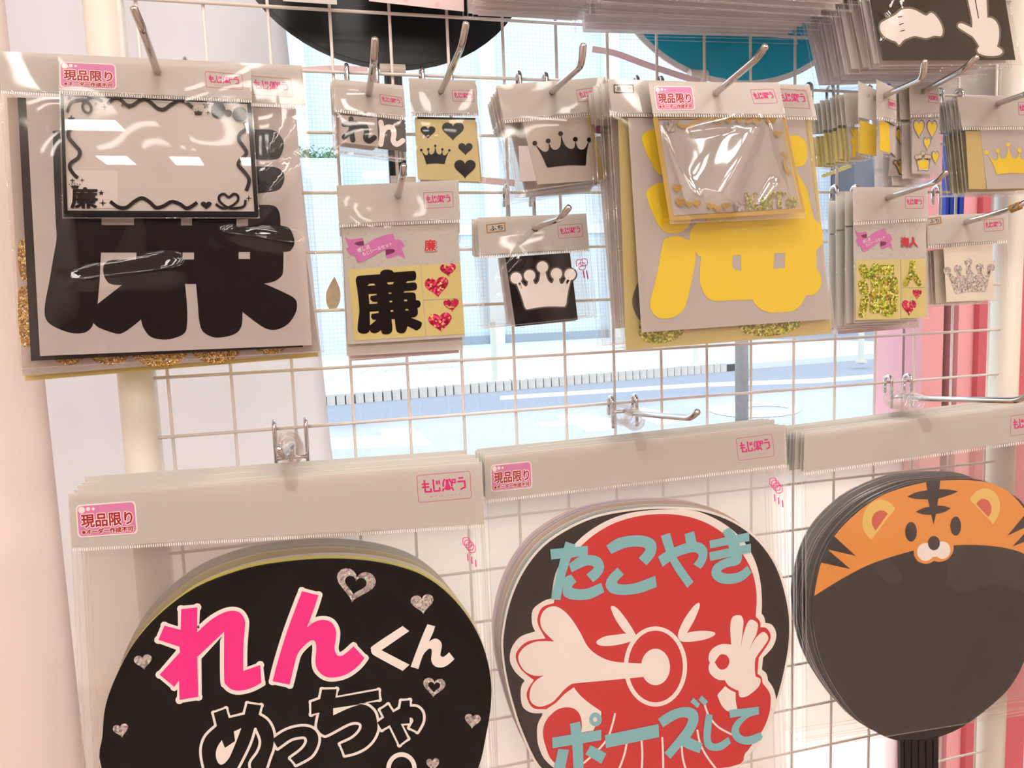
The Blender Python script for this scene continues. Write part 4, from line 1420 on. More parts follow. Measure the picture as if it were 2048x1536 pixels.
pack('narrow clear pack of yellow hearts and a crown outlined in grey', 0.060, ZA([(1245, 30), (1660, 30), (1665, 470), (1262, 480)]), ZA([(1690, 1320), (1285, 1315)]), ZA([(1455, 160)])[0],
     ZA([(1515, 185), (1648, 205), (1650, 325), (1515, 310)]), art_y3, 4, 0.008, (-0.004, -0.004), 'narrow pack behind the grey outlined yellow hearts', 'yellow heart packs on one hook', hr=4)
def art_y4(root, d):
    s = MB().plate(ZA([(1055, 640), (1275, 640), (1280, 1330), (960, 1330)]), d, 0.0003).build('backing_sheet', mat('taupe_sheet', (176, 164, 160), 0.4), root)
    e_ = d + 0.0004
    OCH = mat('ochre_vinyl', (196, 164, 40), 0.3)
    for x, y, w, h in ((1130, 795, 180, 265), (1240, 980, 130, 180)):
        MB().plate(ZA(heart(x, y, w, h)), e_, 0).build('heart_sticker', GREYV, root)
        MB().plate(ZA(heart(x, y, w * 0.8, h * 0.8)), e_ + 0.0001, 0).build('heart_sticker', OCH, root)
    q = ZA([(1040, 1090), (1320, 1090), (1290, 1310), (1090, 1310)])
    crown_add(MB(), q, e_, 3.0, 0.06).build('crown_sticker', GREYV, root)
    crown_add(MB(), q, e_ + 0.0001, 0.5, 0.05).build('crown_sticker', OCH, root)
    return s


pack('shaded clear pack with ochre hearts and a crown tucked beside the yellow hearts', 0.048, ZA([(1060, 190), (1250, 190), (1262, 600), (1060, 600)]), ZA([(1275, 1340), (960, 1340)]), ZA([(1190, 290)])[0],
     None, art_y4, 0, hr=4)
hook('chrome hook carrying the yellow hearts and crown packs', ZA([(1455, 155)])[0] + (0.062,), 1, [(1925, 140, 0.115), (1957, 112, 0.128)])

def art_y5(root, d):
    MB().plate([(1931, 262), (1964, 262), (1972, 378), (1938, 378)], d - 0.0003, 0.0002).build('name_slip', mat('gold_slip', (206, 184, 120), 0.3), root)
    s = MB().plate([(1960, 256), (2066, 254), (2080, 376), (1974, 378)], d, 0.0003).build('backing_sheet', PAPER, root)
    crown_add(MB(), [(1970, 287), (2062, 285), (2058, 347), (1982, 350)], d + 0.0004).build('crown_sticker', YELLOW, root)
    return s


pack('clear pack with a yellow crown sticker on a white sheet', 0.060, [(1914, 194), (2070, 189), (2074, 252), (1924, 254)], [(2084, 384), (1932, 386)], (1998, 208),
     [(2036, 205), (2066, 204), (2068, 229), (2038, 230)], art_y5, 9, 0.0046, (-0.0002, 0.0), 'crown pack behind the yellow crown pack', 'yellow crown packs on one hook', hr=5, bmat=GPAPER)
hook('chrome hook carrying the yellow crown packs', (1997, 207, 0.062), 1, [(2052, 188, 0.105), (2085, 160, 0.115)])

# ---- 海人 set
K2 = [(1707, 446), (1852, 445), (1856, 634), (1711, 641)]
ZM = zoomf(1700, 430, 6.0235)
def art_set2(root, d):
    s = MB().plate(K2, d, 0.0004).build('backing_card', CARD, root)
    dots(root, K2, d + 0.0002, 40, 9, DOTGREY, (1.2, 2.2))
    banner(root, d + 0.0004, remap(K1, K2))
    MB().plate(ZM([(75, 545), (605, 535), (605, 1255), (70, 1265)]), d + 0.0004, 0.0002).build('letter_panel', YPAPER, root)
    MB().plate(ZM([(612, 535), (905, 530), (912, 870), (618, 875)]), d + 0.0004, 0.0002).build('letter_panel', YPAPER, root)
    MB().plate(ZM([(618, 882), (912, 877), (920, 1235), (612, 1245)]), d + 0.0004, 0.0002).build('heart_panel', YPAPER, root)
    e_ = d + 0.0008
    mb = MB()
    for p, w in (([(158, 640), (192, 725)], 100), ([(155, 835), (172, 910)], 110), ([(182, 1015), (148, 1190)], 92)):
        mb.stroke(ZM(p), w / 6.02, e_, cap=True)
    mb.stroke(ZM([(330, 662), (530, 662)]), 118 / 6.02, e_).stroke(ZM([(305, 625), (255, 745)]), 90 / 6.02, e_, cap=True)
    mb.plate(smooth(ZM([(262, 750), (420, 745), (560, 750), (575, 880), (590, 950), (560, 1060), (575, 1130), (540, 1190), (450, 1225), (390, 1200), (370, 1180), (260, 1180), (235, 1130), (250, 1000), (225, 960), (260, 900)]), True, 3), e_, 0,
             [ZM(rect(340, 850, 370, 905)), ZM(rect(450, 850, 475, 905)), ZM(rect(332, 1030, 360, 1072)), ZM(rect(450, 1030, 475, 1072))])
    mb.build('letter_sticker', G_GREEN, root)
    mb = MB()
    mb.stroke(smooth(ZM([(755, 575), (742, 700), (672, 830)]), False, 5), 66 / 6.02, e_, cap=True).stroke(ZM([(762, 700), (832, 825)]), 62 / 6.02, e_, cap=True)
    mb.build('letter_sticker', G_GREEN, root)
    for x, y, w, h in ((810, 955, 108, 125), (712, 1120, 172, 190)):
        MB().plate(ZM(heart(x, y, w, h)), e_, 0.0002).build('heart_sticker', G_RED, root)
    tq = ZM([(615, 268), (805, 268), (810, 380), (615, 385)])
    MB().text('海人', [(x + 1.3, y + 2.0) for x, y in tq], d + 0.0005, 0.05).build('name_shadow', MATS['grey_shadow_print'], root)
    MB().text('海人', tq, d + 0.0006, 0.05).build('name_lettering', MATS['crimson_print'], root)
    return s


pack('sticker set card with green glitter kanji and two red glitter hearts', 0.060, [(1706, 374), (1855, 375), (1855, 436), (1707, 443)], [(1857, 638), (1708, 646)], (1779, 396),
     [(1811, 393), (1847, 393), (1847, 417), (1811, 417)], art_set2, 3, 0.011, (-0.0006, -0.003), 'kanji sticker set behind the green glitter set', 'glitter kanji sets on one hook',
     name='sticker_set', cat='sticker set', hr=5)
r_ = thing('sticker_set', 'sticker set with a red tab and round seal left of the green glitter set', 'sticker set', U(1779, 396, 0.020))
MB().plate([(1674, 384), (1790, 384), (1790, 446), (1678, 452)], 0.0215, 0.0005).build('header_card', CARD, r_)
MB().plate([(1682, 456), (1800, 450), (1805, 640), (1690, 646)], 0.020, 0.0005).build('backing_card', PAPER, r_)
MB().plate([(1687, 459), (1730, 458), (1730, 466), (1687, 467)], 0.0206, 0.0001).build('red_tab', RED, r_)
MB().stroke(ell(1698, 494, 9, 9.5, 20), 1.4, 0.0206, closed=True).text('限定', [(1692, 488), (1704, 488), (1704, 500), (1692, 500)], 0.0206).build('round_seal', mat('orange_print', (226, 120, 50), 0.5), r_)
r_ = thing('sticker_set', 'polka dot backing card hanging lowest behind the green glitter sticker set', 'sticker set', U(1779, 396, 0.012))
MB().plate([(1676, 440), (1836, 440), (1838, 655), (1676, 669)], 0.012, 0.0005).build('backing_card', MATS['mauve_card'], r_)
mb = MB()
for x, y, rad in ((1692, 652, 3), (1742, 652, 3.5), (1774, 653, 2.5), (1790, 652, 4), (1715, 662, 2)):
    mb.plate(ell(x, y, rad, rad, 12), 0.0122, 0)
mb.build('polka_dot_print', PALEPINK, r_)
hook('chrome hook carrying the green glitter sticker set', (1779, 395, 0.064), 3, [(1872, 363, 0.130), (1895, 342, 0.140)])

# ---- glitter crown pack
def art_crown3(root, d):
    s = MB().plate([(1887, 495), (1984, 488), (1988, 600), (1893, 604)], d, 0.0003).build('backing_sheet', mat('cream_sheet', (238, 230, 212), 0.5), root)
    crown_add(MB(), [(1893, 524), (1981, 518), (1985, 580), (1899, 586)], d + 0.0004, 2.5, 0.06).build('crown_sticker', G_SILVER, root)
    box_label(root, [(1855, 438), (1881, 434), (1882, 446), (1856, 450)], 'ふち', d + 0.0014, BROWNP)
    MB().stroke(rquad([(1995, 500), (2004, 500), (2004, 511), (1995, 511)], 0.3, 3, 1), 1.0, d + 0.0028, closed=True).stroke([(1988, 520), (1988, 531)], 2, d + 0.0028).stroke([(2009, 518), (2009, 529)], 2, d + 0.0028).build('recycling_mark', PALEPINK, root)
    return s


pack('clear pack with a silver glitter crown sticker beside the rose jamb', 0.050, [(1855, 431), (2016, 425), (2015, 480), (1856, 490)], [(2020, 600), (1865, 611)], (1935, 445),
     [(1968, 440), (2006, 437), (2007, 460), (1969, 463)], art_crown3, 3, 0.009, (-0.003, -0.001), 'glitter crown pack behind the silver crown pack', 'silver crown packs on one hook', hr=5)
h_ = hook('chrome hook with a rubber band carrying the silver crown packs', (1935, 444, 0.054), 3, [(2028, 416, 0.112), (2060, 400, 0.122)])
a_, b_ = U(2020, 419, 0.107), U(2042, 410, 0.116)
mb = MB()
for k in range(4):
    p_ = a_.lerp(b_, (k + 0.5) / 4)
    mb.tube([p_ - (b_ - a_).normalized() * 0.0009, p_ + (b_ - a_).normalized() * 0.0009], 0.0038, 12)
tag(mb.build('rubber_band', mat('amber_rubber', (176, 130, 50), 0.5)), 'amber rubber band wound round the hook of the silver crown packs', 'rubber band')
# ================================================================== packs of the row above (only their lower ends show)
ZH = zoomf(1720, 0, 6.2439)
def art_hands(root, d):
    s = MB().plate([(1700, -210), (1975, -215), (2031, 120), (1766, 121)], d, 0.0003).build('backing_sheet', mat('olive_black_vinyl', (52, 48, 38), 0.25), root)
    OUT = mat('olive_edge_vinyl', (112, 106, 82), 0.35)
    h1 = smooth(ZH([(450, 180), (520, 122), (620, 110), (700, 130), (770, 170), (830, 195), (880, 160), (930, 182), (990, 260), (1025, 340), (1032, 400), (1010, 450), (930, 446), (830, 475), (740, 460), (680, 450), (600, 475), (540, 505), (490, 560),
                    (450, 520), (390, 500), (300, 450), (250, 370), (260, 290), (340, 240)]), True, 4)
    outlined(root, h1, d + 0.0003, WHITEV, OUT, 4.0, 'hand_sticker')
    h2 = smooth(ZH([(1180, -780), (1260, -800), (1320, -760), (1400, -420, 1), (1430, -800), (1500, -830), (1540, -790), (1560, -400), (1590, 220, 1), (1640, 225), (1700, 270), (1735, 360), (1735, 480), (1710, 580, 1), (1770, 620), (1776, 660), (1730, 690), (1640, 700),
                    (1550, 690), (1480, 660), (1465, 620), (1490, 580, 1), (1420, 470), (1350, 420), (1240, 350), (1225, 315), (1245, 292), (1290, 298), (1400, 348, 1), (1400, 250), (1350, 0), (1260, -400)]), True, 4)
    outlined(root, h2, d + 0.0003, WHITEV, OUT, 4.0, 'hand_sticker')
    mb = MB().stroke(ZH([(1400, -420), (1440, 0), (1482, 230)]), 1.6, d + 0.0007)
    for p in ([(470, 215), (525, 205)], [(490, 310), (545, 290)], [(500, 390), (560, 375)]):
        mb.stroke(ZH(p), 1.6, d + 0.0007)
    mb.build('finger_line', BLACK, root)
    return s


pack('clear pack of white pointing hand stickers on olive black', 0.100, [(1690, -310), (1960, -318), (1970, -228), (1698, -220)], [(2044, 131), (1758, 133)], (1822, -270), None, art_hands,
     10, 0.0080, (-0.0008, -0.0002), 'clear pack behind the white hand sticker pack', 'hand sticker packs on one hook', fm=FILMW, name='sticker_pack', bmat=BRIGHT, jit=(0.002, 0.002), thin=True, folds=[(1765, 90, 1800, 20, 9, 0.004), (1790, 60, 1740, 0, 9, 0.004), (1960, 118, 2000, 112, 6, 0.003)])


def bottom_stack(label, blabel, group, d, q, n, dd, step, black_at=None, hole=None):
    def art(root, d_):
        return MB().plate(sub(q, 0.05, 0.28, 0.96, 0.97), d_, 0.0004).build('backing_sheet', BRIGHT, root)
    hdr = sub(q, 0, 0, 1, 0.24)
    root = pack(label, d, hdr, (q[2], q[3]), hole or bil(q, 0.5, 0.1), None, art, n, dd, step, blabel, group, jit=(0.003, 0.0028), thin=True)
    if black_at:
        dk = d - dd * black_at - dd * 0.5
        r_ = thing('sticker_pack', 'clear pack with a black sheet inside the thick stack over the teal fan', 'sticker pack', U(*(hole or bil(q, 0.5, 0.1)), dk))
        MB().plate(sub(q, 0.03, 0.3, 0.97, 1.0), dk, 0.0022).build('backing_sheet', BLACK, r_)
        MB().plate(hdr, dk + 0.001, 0.0005).build('header_card', CARD, r_)
    return root


bottom_stack('foremost clear letter pack in the thick stack over the teal fan', 'clear letter pack behind the foremost one over the teal fan', 'letter packs over the teal fan',
             0.115, [(1205, -560), (1660, -560), (1738, 2), (1222, -26)], 15, 0.0070, (0.0002, -0.0002), 5)
bottom_stack('foremost small clear pack in the stack overlapping the black fan', 'small clear pack behind the foremost one overlapping the black fan', 'small packs beside the black fan',
             0.075, [(948, -300), (1190, -300), (1206, 2), (960, -16)], 10, 0.0058, (0.0, -0.0002))
r_ = thing('sticker_set', 'pale pink polka dot backing card hanging over the black fan', 'sticker set', U(830, -240, 0.02))
MB().plate([(725, -270), (925, -262), (928, 23), (738, 2)], 0.02, 0.0006).build('backing_card', mat('pale_pink_card', (236, 214, 212), 0.5), r_)
mb = MB()
for x, y, rad in ((812, 0, 5), (875, 9, 5), (770, -12, 4), (845, -8, 4)):
    mb.plate(ell(x, y, rad, rad, 14), 0.0202, 0)
mb.build('polka_dot_print', PALEPINK, r_)
r_ = thing('sticker_set', 'plain cream backing card hanging left of the polka dot card', 'sticker set', U(640, -240, 0.02))
MB().plate([(560, -270), (668, -268), (674, 9), (566, 2)], 0.02, 0.0006).build('backing_card', CARD, r_)
hook('chrome hook above the white hand sticker packs', (1822, -270, 0.102), -5, [(1880, -330, 0.15), (1890, -360, 0.155)])
hook('chrome hook above the thick letter stack over the teal fan', (1447, -504, 0.118), -8, [(1490, -580, 0.16), (1495, -610, 0.165)])
hook('chrome hook above the small packs overlapping the black fan', (1077, -270, 0.078), -4, [(1100, -340, 0.12), (1105, -370, 0.125)])


# ================================================================== fans tied behind the grid
def back_fan(label, c, rx, ry, d, m_face, m_rim, rimw, handle, m_handle, clips):
    root = thing('round_fan', label, 'fan', U(c[0], c[1], d))
    C = U(c[0], c[1], d)
    def disc(r1, r2, y0, y1, m, nm):
        n_ = 64
        vs = [(C.x + r1 * math.cos(2 * math.pi * k / n_), y0, C.z + r2 * math.sin(2 * math.pi * k / n_)) for k in range(n_)]
        vb = [(x, y1, z) for x, _, z in vs]
        MB().add(vs + vb, [tuple(reversed(range(n_))) if False else tuple(range(n_)), tuple(n_ + k for k in reversed(range(n_)))] + [(k, n_ + k, n_ + (k + 1) % n_, (k + 1) % n_) for k in range(n_)]).build(nm, m, root)
    disc(rx, ry, -d, -d + 0.0016, m_rim, 'rim')
    disc(rx - rimw, ry - rimw, -d - 0.0006, -d + 0.0022, m_face, 'face')
    if handle:
        (x0, x1, y0, y1) = handle
        a, b = U(x0, y0, d), U(x1, y1, d)
        w = b.x - a.x
        MB().box(a.x, a.x + w, -d - 0.003, -d + 0.003, U(x0, y1, d).z, C.z - ry * 0.9).build('handle', m_handle, root)
        hd_ = part_of(root, 'handle')
        for k in range(3):
            x = a.x + w * (0.25 + 0.25 * k)
            MB().box(x - w * 0.04, x + w * 0.04, -d - 0.0042, -d - 0.003, U(x0, y1, d).z, C.z - ry).build('handle_rib', m_handle, hd_)
    for (cx, cy, wx, wy) in clips:
        p = U(cx, cy, d + 0.004)
        sc = 0.00043
        MB().tube([p - Vector((wx * sc, 0, 0)), p + Vector((wx * sc, 0, 0))], wy * sc, 14).build('zip_tie_loop', mat('white_nylon', (240, 230, 224), 0.4), root)
    return root


BLKF = mat('matt_black_fan', (14, 13, 14), 0.35)
back_fan('black round fan tied behind the top of the grid', (772, -140), 0.137, 0.119, -0.030, BLKF, BLKF, 0.004, (768, 814, 150, 372), BLKF, [(785, 139, 26, 11), (806, 360, 26, 9)])
TEALF = mat('deep_teal_fan', (40, 184, 220), 0.35)
back_fan('teal round fan with a white rim tied behind the grid', (1480, -100), 0.152, 0.131, -0.030, TEALF, WHITEV, 0.0055, None, None, [(1395, 152, 22, 14)])
BLUE = mat('cobalt_blue', (24, 74, 205), 0.35)
back_fan('white round fan with a thin blue rim and blue handle at the grid end', (1908, -8), 0.128, 0.126, -0.030, CARD, BLUE, 0.0018, (1893, 1922, 165, 470), BLUE, [])

NYL = mat('translucent_nylon', (246, 222, 222), 0.4, transl=0.3)
def strap(label, pts, d, w):
    mb = MB().stroke(smooth(pts, False, 6), w, d, th=0)
    o = mb.build('zip_tie', NYL)
    s_ = o.modifiers.new('thickness', 'SOLIDIFY')
    s_.thickness = 0.0012
    s_.offset = -1
    return tag(o, label, 'zip tie')


strap('long ridged translucent zip tie by the teal fan', [(1185, 98), (1230, 106), (1290, 128), (1345, 146), (1400, 164)], -0.012, 12)
strap('translucent zip tie end by the black fan handle', [(560, 143), (620, 138), (680, 136), (735, 139)], -0.012, 10)
strap('pale zip tie end behind the black heart pack', [(900, 356), (960, 360), (1030, 366)], -0.012, 13)
LEAF = smooth([(669, 553, 1), (680, 580), (679, 605), (667, 622), (655, 612), (652, 590), (658, 572)], True, 5)
o = MB().plate(LEAF, -0.05, 0.001).build('leaf_charm', mat('dry_leaf', (196, 172, 142), 0.7, noise_amt=0.4, noise_scale=200))
tag(o, 'small brown leaf shaped charm hanging behind the grid', 'charm')
GRIDTOY = mat('charcoal_tassel', (240, 232, 150), 0.6)
mb = MB()
for k in range(9):
    c = (1649 + k * 6.2, 351 - k * 2.3)
    mb.plate(ell(c[0], c[1], 4.5, 4.0, 12), -0.02, 0.002)
tag(mb.build('bead_trim', GRIDTOY), 'pale yellow scalloped trim hanging behind the narrow yellow packs', 'trim')


# ================================================================== fan bags below
def fan_bag(label_bag, label_fan, d, hdr, bot, fan_out, lg, stk, tab, draw, nback, dd, colors, bl_bag, bl_fan, grp, rimm, face_m, handle=None, fm=None, bf=None):
    root = thing('fan_bag', label_bag, 'plastic bag', U(tab[0], tab[1], d))
    TL, TR, BR, BL = hdr
    hc = MB().plate(hdr, d + 0.0030, 0.0005).build('header_card', CARD, root)
    logo(hc, lg, d + 0.0032)
    if stk:
        sticker(hc, stk, d + 0.0033)
    q = [TL, TR, bot[0], bot[1]]
    MB().sheet(q, d + 0.0050, 26, 26, 0.0022, d * 40, 0.002).build('clear_sleeve', fm or FILMF, root, smooth_shade=True)
    bs = MB().sheet(q, d - 0.0016, 2, 2).build('sleeve_back', bf or FILMFB, root)
    sm_ = MB().stroke([bil(q, 0.003, 0), bil(q, 0.003, 1)], 2.4, d + 0.0046).stroke([bil(q, 0.997, 0), bil(q, 0.997, 1)], 2.4, d + 0.0046).stroke([bil(q, 0, 0.998), bil(q, 1, 0.998)], 2.4, d + 0.0046).build('sleeve_seam', SEAL, root)
    sq = [bil(hdr, 0, 0.98), bil(hdr, 1, 0.98), bil(hdr, 1.0, 1.08), bil(hdr, 0, 1.08)]
    ss = MB().sheet(sq, d + 0.0056, 30, 1).build('seal_strip', SEAL, root)
    seal_ticks(ss, hdr, d + 0.0058)
    # recycling marks printed near the right edge of the sleeve
    c = bil(hdr, 0.965, 1.0)
    mb = MB()
    for k in range(4):
        x, y = c[0] - 14 + k * 4, c[1] + 26 + k * 5
        mb.stroke(rquad([(x, y), (x + 13, y - 1), (x + 14, y + 14), (x + 1, y + 15)], 0.3, 3, 1), 1.5, d + 0.0052, closed=True)
    for k in range(3):
        x, y = c[0] - 4 + 8 * k, c[1] + 58 + 6 * k
        mb.stroke([(x, y), (x + 1, y + 14)], 2.2, d + 0.0052)
    mb.build('recycling_mark', MAGENTA, root)
    # hang tab: ring over the prong, stem stuck to the card
    rx, ry, rr = tab[2], tab[3], tab[4]
    th = U(rx, ry, d)
    ringp = ell(rx, ry, rr, rr * 1.05, 28)
    tb = MB().plate(ringp, d + 0.0020, 0.0012, [ell(rx, ry - rr * 0.08, rr * 0.62, rr * 0.62, 24)]).build('hang_tab', TAB, root)
    stem = MB().plate([(rx - rr * 0.5, ry + rr * 0.8), (rx + rr * 0.5, ry + rr * 0.8), (tab[0] + rr * 0.5, tab[1] + 2), (tab[0] + 8, tab[1] + 16), (tab[0] - 8, tab[1] + 16), (tab[0] - rr * 0.5, tab[1] + 2)], d + 0.0036, 0.0006).build('hang_tab_stem', STEM, tb)
    # the fan itself
    fan = thing('round_fan', label_fan, 'fan', U(*bil(hdr, 0.5, 2.5), d))
    out = smooth(fan_out, True, 4)
    cx = sum(p[0] for p in out) / len(out)
    cy = sum(p[1] for p in out) / len(out)
    inn_ = [(cx + (x - cx) * 0.985, cy + (y - cy) * 0.985) for x, y in out]
    blade = MB().plate(out, d, 0.0016).build('blade', rimm, fan)
    MB().plate(inn_, d + 0.0003, 0.0003).build('face', face_m, fan)
    if handle:
        x0, x1, y0 = handle
        MB().plate([(x0, y0 - 30), (x1, y0 - 30), (x1 + 2, y0 + 330), (x0 + 2, y0 + 330)], d + 0.0001, 0.004).build('handle', BLKF, fan)
        hd_ = part_of(fan, 'handle')
        for k in range(5):
            x = x0 + (x1 - x0) * (0.12 + 0.19 * k)
            MB().plate([(x, y0), (x + 3, y0), (x + 5, y0 + 320), (x + 2, y0 + 320)], d + 0.0008, 0.0008).build('handle_rib', BLKF, hd_)
    draw(fan, d + 0.0006)
    rnd = random.Random(label_bag)
    for k in range(1, nback + 1):
        off = Vector((rnd.uniform(-0.002, 0.002), dd * k, rnd.uniform(-0.0015, 0.0015)))
        ang_ = rnd.uniform(-0.012, 0.012)
        b = thing('fan_bag', ORD[k] + ' ' + bl_bag, 'plastic bag', root.location + off, grp + ' bags')
        b.rotation_euler = (0, ang_, 0)
        for o in (hc, bs, tb, sm_):
            oc = o.copy()
            COL.objects.link(oc)
            oc.parent = b
        f = thing('round_fan', ORD[k] + ' ' + bl_fan, 'fan', fan.location + off, grp)
        f.rotation_euler = (0, ang_, 0)
        oc = blade.copy()
        COL.objects.link(oc)
        oc.data = blade.data.copy()
        oc.data.materials[0] = colors[(k - 1) % len(colors)]
        oc.name = 'blade'
        oc.parent = f
    return root, fan


# ---- fan 1: pink lettering on black
def draw1(fan, d):
    z = zoomf(300, 1140, 4.6545)
    re_ = smooth(z([(290, 365, 1), (440, 348, 1), (440, 580, 1), (560, 470), (680, 400), (770, 380), (840, 400), (880, 460), (885, 520), (870, 700), (868, 940, 1), (1025, 885, 1), (1038, 1050, 1), (950, 1095), (850, 1122), (770, 1115), (710, 1070),
                    (690, 1000), (690, 575, 1), (440, 810, 1), (450, 1180, 1), (275, 1210, 1), (270, 1030, 1), (225, 1088, 1), (90, 975, 1), (280, 765, 1), (275, 715, 1), (78, 650, 1), (135, 518, 1), (285, 558, 1)]), True, 4)
    n_ = smooth(z([(1415, 197, 1), (1568, 235, 1), (1520, 380), (1460, 535, 1), (1540, 480), (1620, 465), (1690, 490), (1730, 560), (1730, 640), (1718, 730), (1740, 790), (1780, 800), (1830, 770), (1895, 710, 1), (1998, 820, 1), (1930, 900), (1830, 970),
                    (1720, 1000), (1630, 990), (1560, 930), (1540, 850), (1548, 750), (1545, 690), (1525, 655), (1490, 660), (1430, 710), (1375, 780), (1345, 880), (1300, 1068, 1), (1142, 1035, 1), (1190, 850), (1280, 560)]), True, 4)
    outlined(fan, re_, d, PINK, WHITEV, 8.2, 'kana_letter')
    outlined(fan, n_, d, PINK, WHITEV, 8.2, 'kana_letter')
    z = zoomf(640, 1120, 5.689)
    MB().plate(smooth(z([(940, 752, 1), (1015, 810, 1), (698, 1027, 1), (1018, 1192, 1), (942, 1262, 1), (640, 1100), (590, 1060), (582, 1020), (610, 970)]), True, 4), d, 0.0003).build('kana_letter', WHITEV, fan)
    MB().plate(smooth(z([(1222, 732, 1), (1310, 755, 1), (1285, 830), (1238, 932, 1), (1290, 900), (1330, 897), (1370, 925), (1387, 970), (1378, 1030), (1370, 1080), (1390, 1103), (1420, 1095), (1470, 1050, 1), (1530, 1128, 1), (1460, 1190), (1390, 1222),
                         (1320, 1215), (1280, 1180), (1265, 1130), (1272, 1060), (1270, 1020), (1250, 1008), (1220, 1025), (1170, 1090), (1120, 1240, 1), (1032, 1215, 1), (1070, 1110), (1150, 900)]), True, 4), d, 0.0003).build('kana_letter', WHITEV, fan)
    for x, y, w, h, r_, hol in ((710, 1173, 79, 66, 0.20, 0.56), (845, 1209, 46, 39, -0.1, 0), (868, 1376, 45, 39, 0.1, 0.55), (286.5, 1325, 36, 30, -0.15, 0), (242, 1462, 31, 27, -0.2, 0), (945, 1443, 32, 29, 0.1, 0), (866, 1530, 26, 26, -0.1, 0)):
        MB().plate(heart(x, y, w, h, r_), d, 0.0003, [heart(x, y - 1, w * hol, h * hol, r_)] if hol else ()).build('heart_sticker', G_SILVER, fan)
    z = zoomf(380, 1350, 3.938)
    me = z([(187, 300, 1), (283, 265, 1), (305, 340, 1), (430, 312, 1), (452, 225, 1), (560, 240, 1), (540, 312, 1), (605, 355), (645, 420), (660, 500), (650, 580), (625, 650), (590, 760, 1), (540, 840, 1), (130, 840, 1), (115, 740), (95, 640), (97, 560), (130, 480), (212, 402, 1)])
    xt = z([(650, 505, 1), (750, 440), (850, 410), (930, 410), (985, 440), (1010, 490), (1000, 560), (950, 640), (835, 705, 1), (793, 655, 1), (880, 590), (920, 530), (910, 490), (870, 485), (790, 505), (690, 575, 1)])
    ti = z([(1040, 115, 1), (1155, 112, 1), (1145, 180, 1), (1485, 120, 1), (1490, 192, 1), (1330, 225, 1), (1400, 245), (1450, 290), (1470, 350), (1475, 430), (1440, 510), (1380, 570), (1300, 610), (1220, 630, 1), (1185, 545, 1), (1280, 500), (1340, 440),
            (1350, 390), (1310, 370), (1240, 385), (1090, 465), (1050, 470), (1015, 440), (1000, 400), (1020, 295, 1), (955, 310, 1), (955, 215, 1), (1025, 190, 1)])
    ya = z([(1500, 275, 1), (1560, 235, 1), (1600, 295, 1), (1655, 265, 1), (1665, 205, 1), (1730, 200, 1), (1732, 250, 1), (1790, 255), (1830, 300), (1830, 370), (1790, 445, 1), (1730, 415, 1), (1758, 365), (1750, 340), (1730, 335, 1), (1730, 380, 1), (1660, 385, 1),
            (1715, 500, 1), (1650, 550, 1), (1575, 395, 1), (1510, 430, 1), (1475, 375, 1), (1530, 335, 1)])
    for p in (me, xt, ti, ya):
        outlined(fan, smooth(p, True, 4), d, FANBLACK, WHITEV, 5.4, 'kana_letter')
    mb = MB().plate(smooth(z([(405, 418, 1), (345, 445, 1), (355, 520, 1), (275, 575, 1), (250, 512, 1), (210, 580), (205, 650), (230, 700), (265, 700), (310, 650), (350, 560), (385, 470)]), True, 4), d + 0.0004, 0)
    mb.plate(smooth(z([(1128, 262, 1), (1345, 230, 1), (1250, 262), (1128, 318, 1)]), True, 4), d + 0.0004, 0)
    mb.stroke(smooth(z([(515, 425), (470, 560), (380, 740)]), False, 5), 5.4, d + 0.0004, cap=True).stroke(smooth(z([(515, 428), (550, 520), (530, 600), (470, 690), (480, 760)]), False, 5), 5.4, d + 0.0004, cap=True)
    mb.build('letter_counter', WHITEV, fan)
    MB().stroke(ell(803, 1537, 26, 28, 36), 9, d, closed=True).build('kana_mark', WHITEV, fan)


OLIVE = mat('clear_olive_blade', (196, 178, 96), 0.3)
YB = mat('yellow_blade', (246, 232, 90), 0.35)
GRB = mat('smoky_grey_blade', (120, 112, 108), 0.3)
F1 = [(203, 1535), (205, 1471), (211, 1412), (232, 1353), (268, 1287), (318, 1230), (391, 1176), (477, 1142), (554, 1126), (645, 1118), (727, 1121), (795, 1133), (849, 1153), (899, 1190), (940, 1240), (967, 1294), (981, 1353), (982, 1408), (972, 1471), (955, 1540),
      (905, 1640), (800, 1730), (600, 1780), (400, 1750), (270, 1660)]
fan_bag('clear fan bag hung lowest beside the cream post', 'black fan lettered in hot pink and white with silver glitter hearts', 0.075, [(136, 988), (964, 925), (968, 1048), (144, 1096)], [(1010, 1800), (180, 1840)], F1,
        [(833.5, 951), (940, 942), (943, 996), (837, 1005)], [(154, 1013), (268, 1004), (273, 1065), (158, 1073)], (583, 966, 579, 905, 27), draw1, 6, 0.009, [YB, WHITEV, OLIVE, OLIVE, GRB, GRB],
        'clear fan bag behind the pink lettered fan bag', 'plain edged fan behind the pink lettered fan', 'fans behind the pink lettered fan', FANBLACK, FANBLACK, (560, 640, 1780))
t = thing('display_hook', 'short chrome hook carrying the pink lettered fan bags', 'hook', U(582, 893, 0.006))
zw = roww(7)
xm = U(582, 893, 0.006).x
MB().tube([U(583, 892, 0.006), U(575, 901, 0.045), U(567, 911, 0.083), U(563, 908, 0.0855), U(555, 894, 0.089)], [0.0027] * 4 + [0.0022], 14).build('prong', CHROME, t, smooth_shade=True)
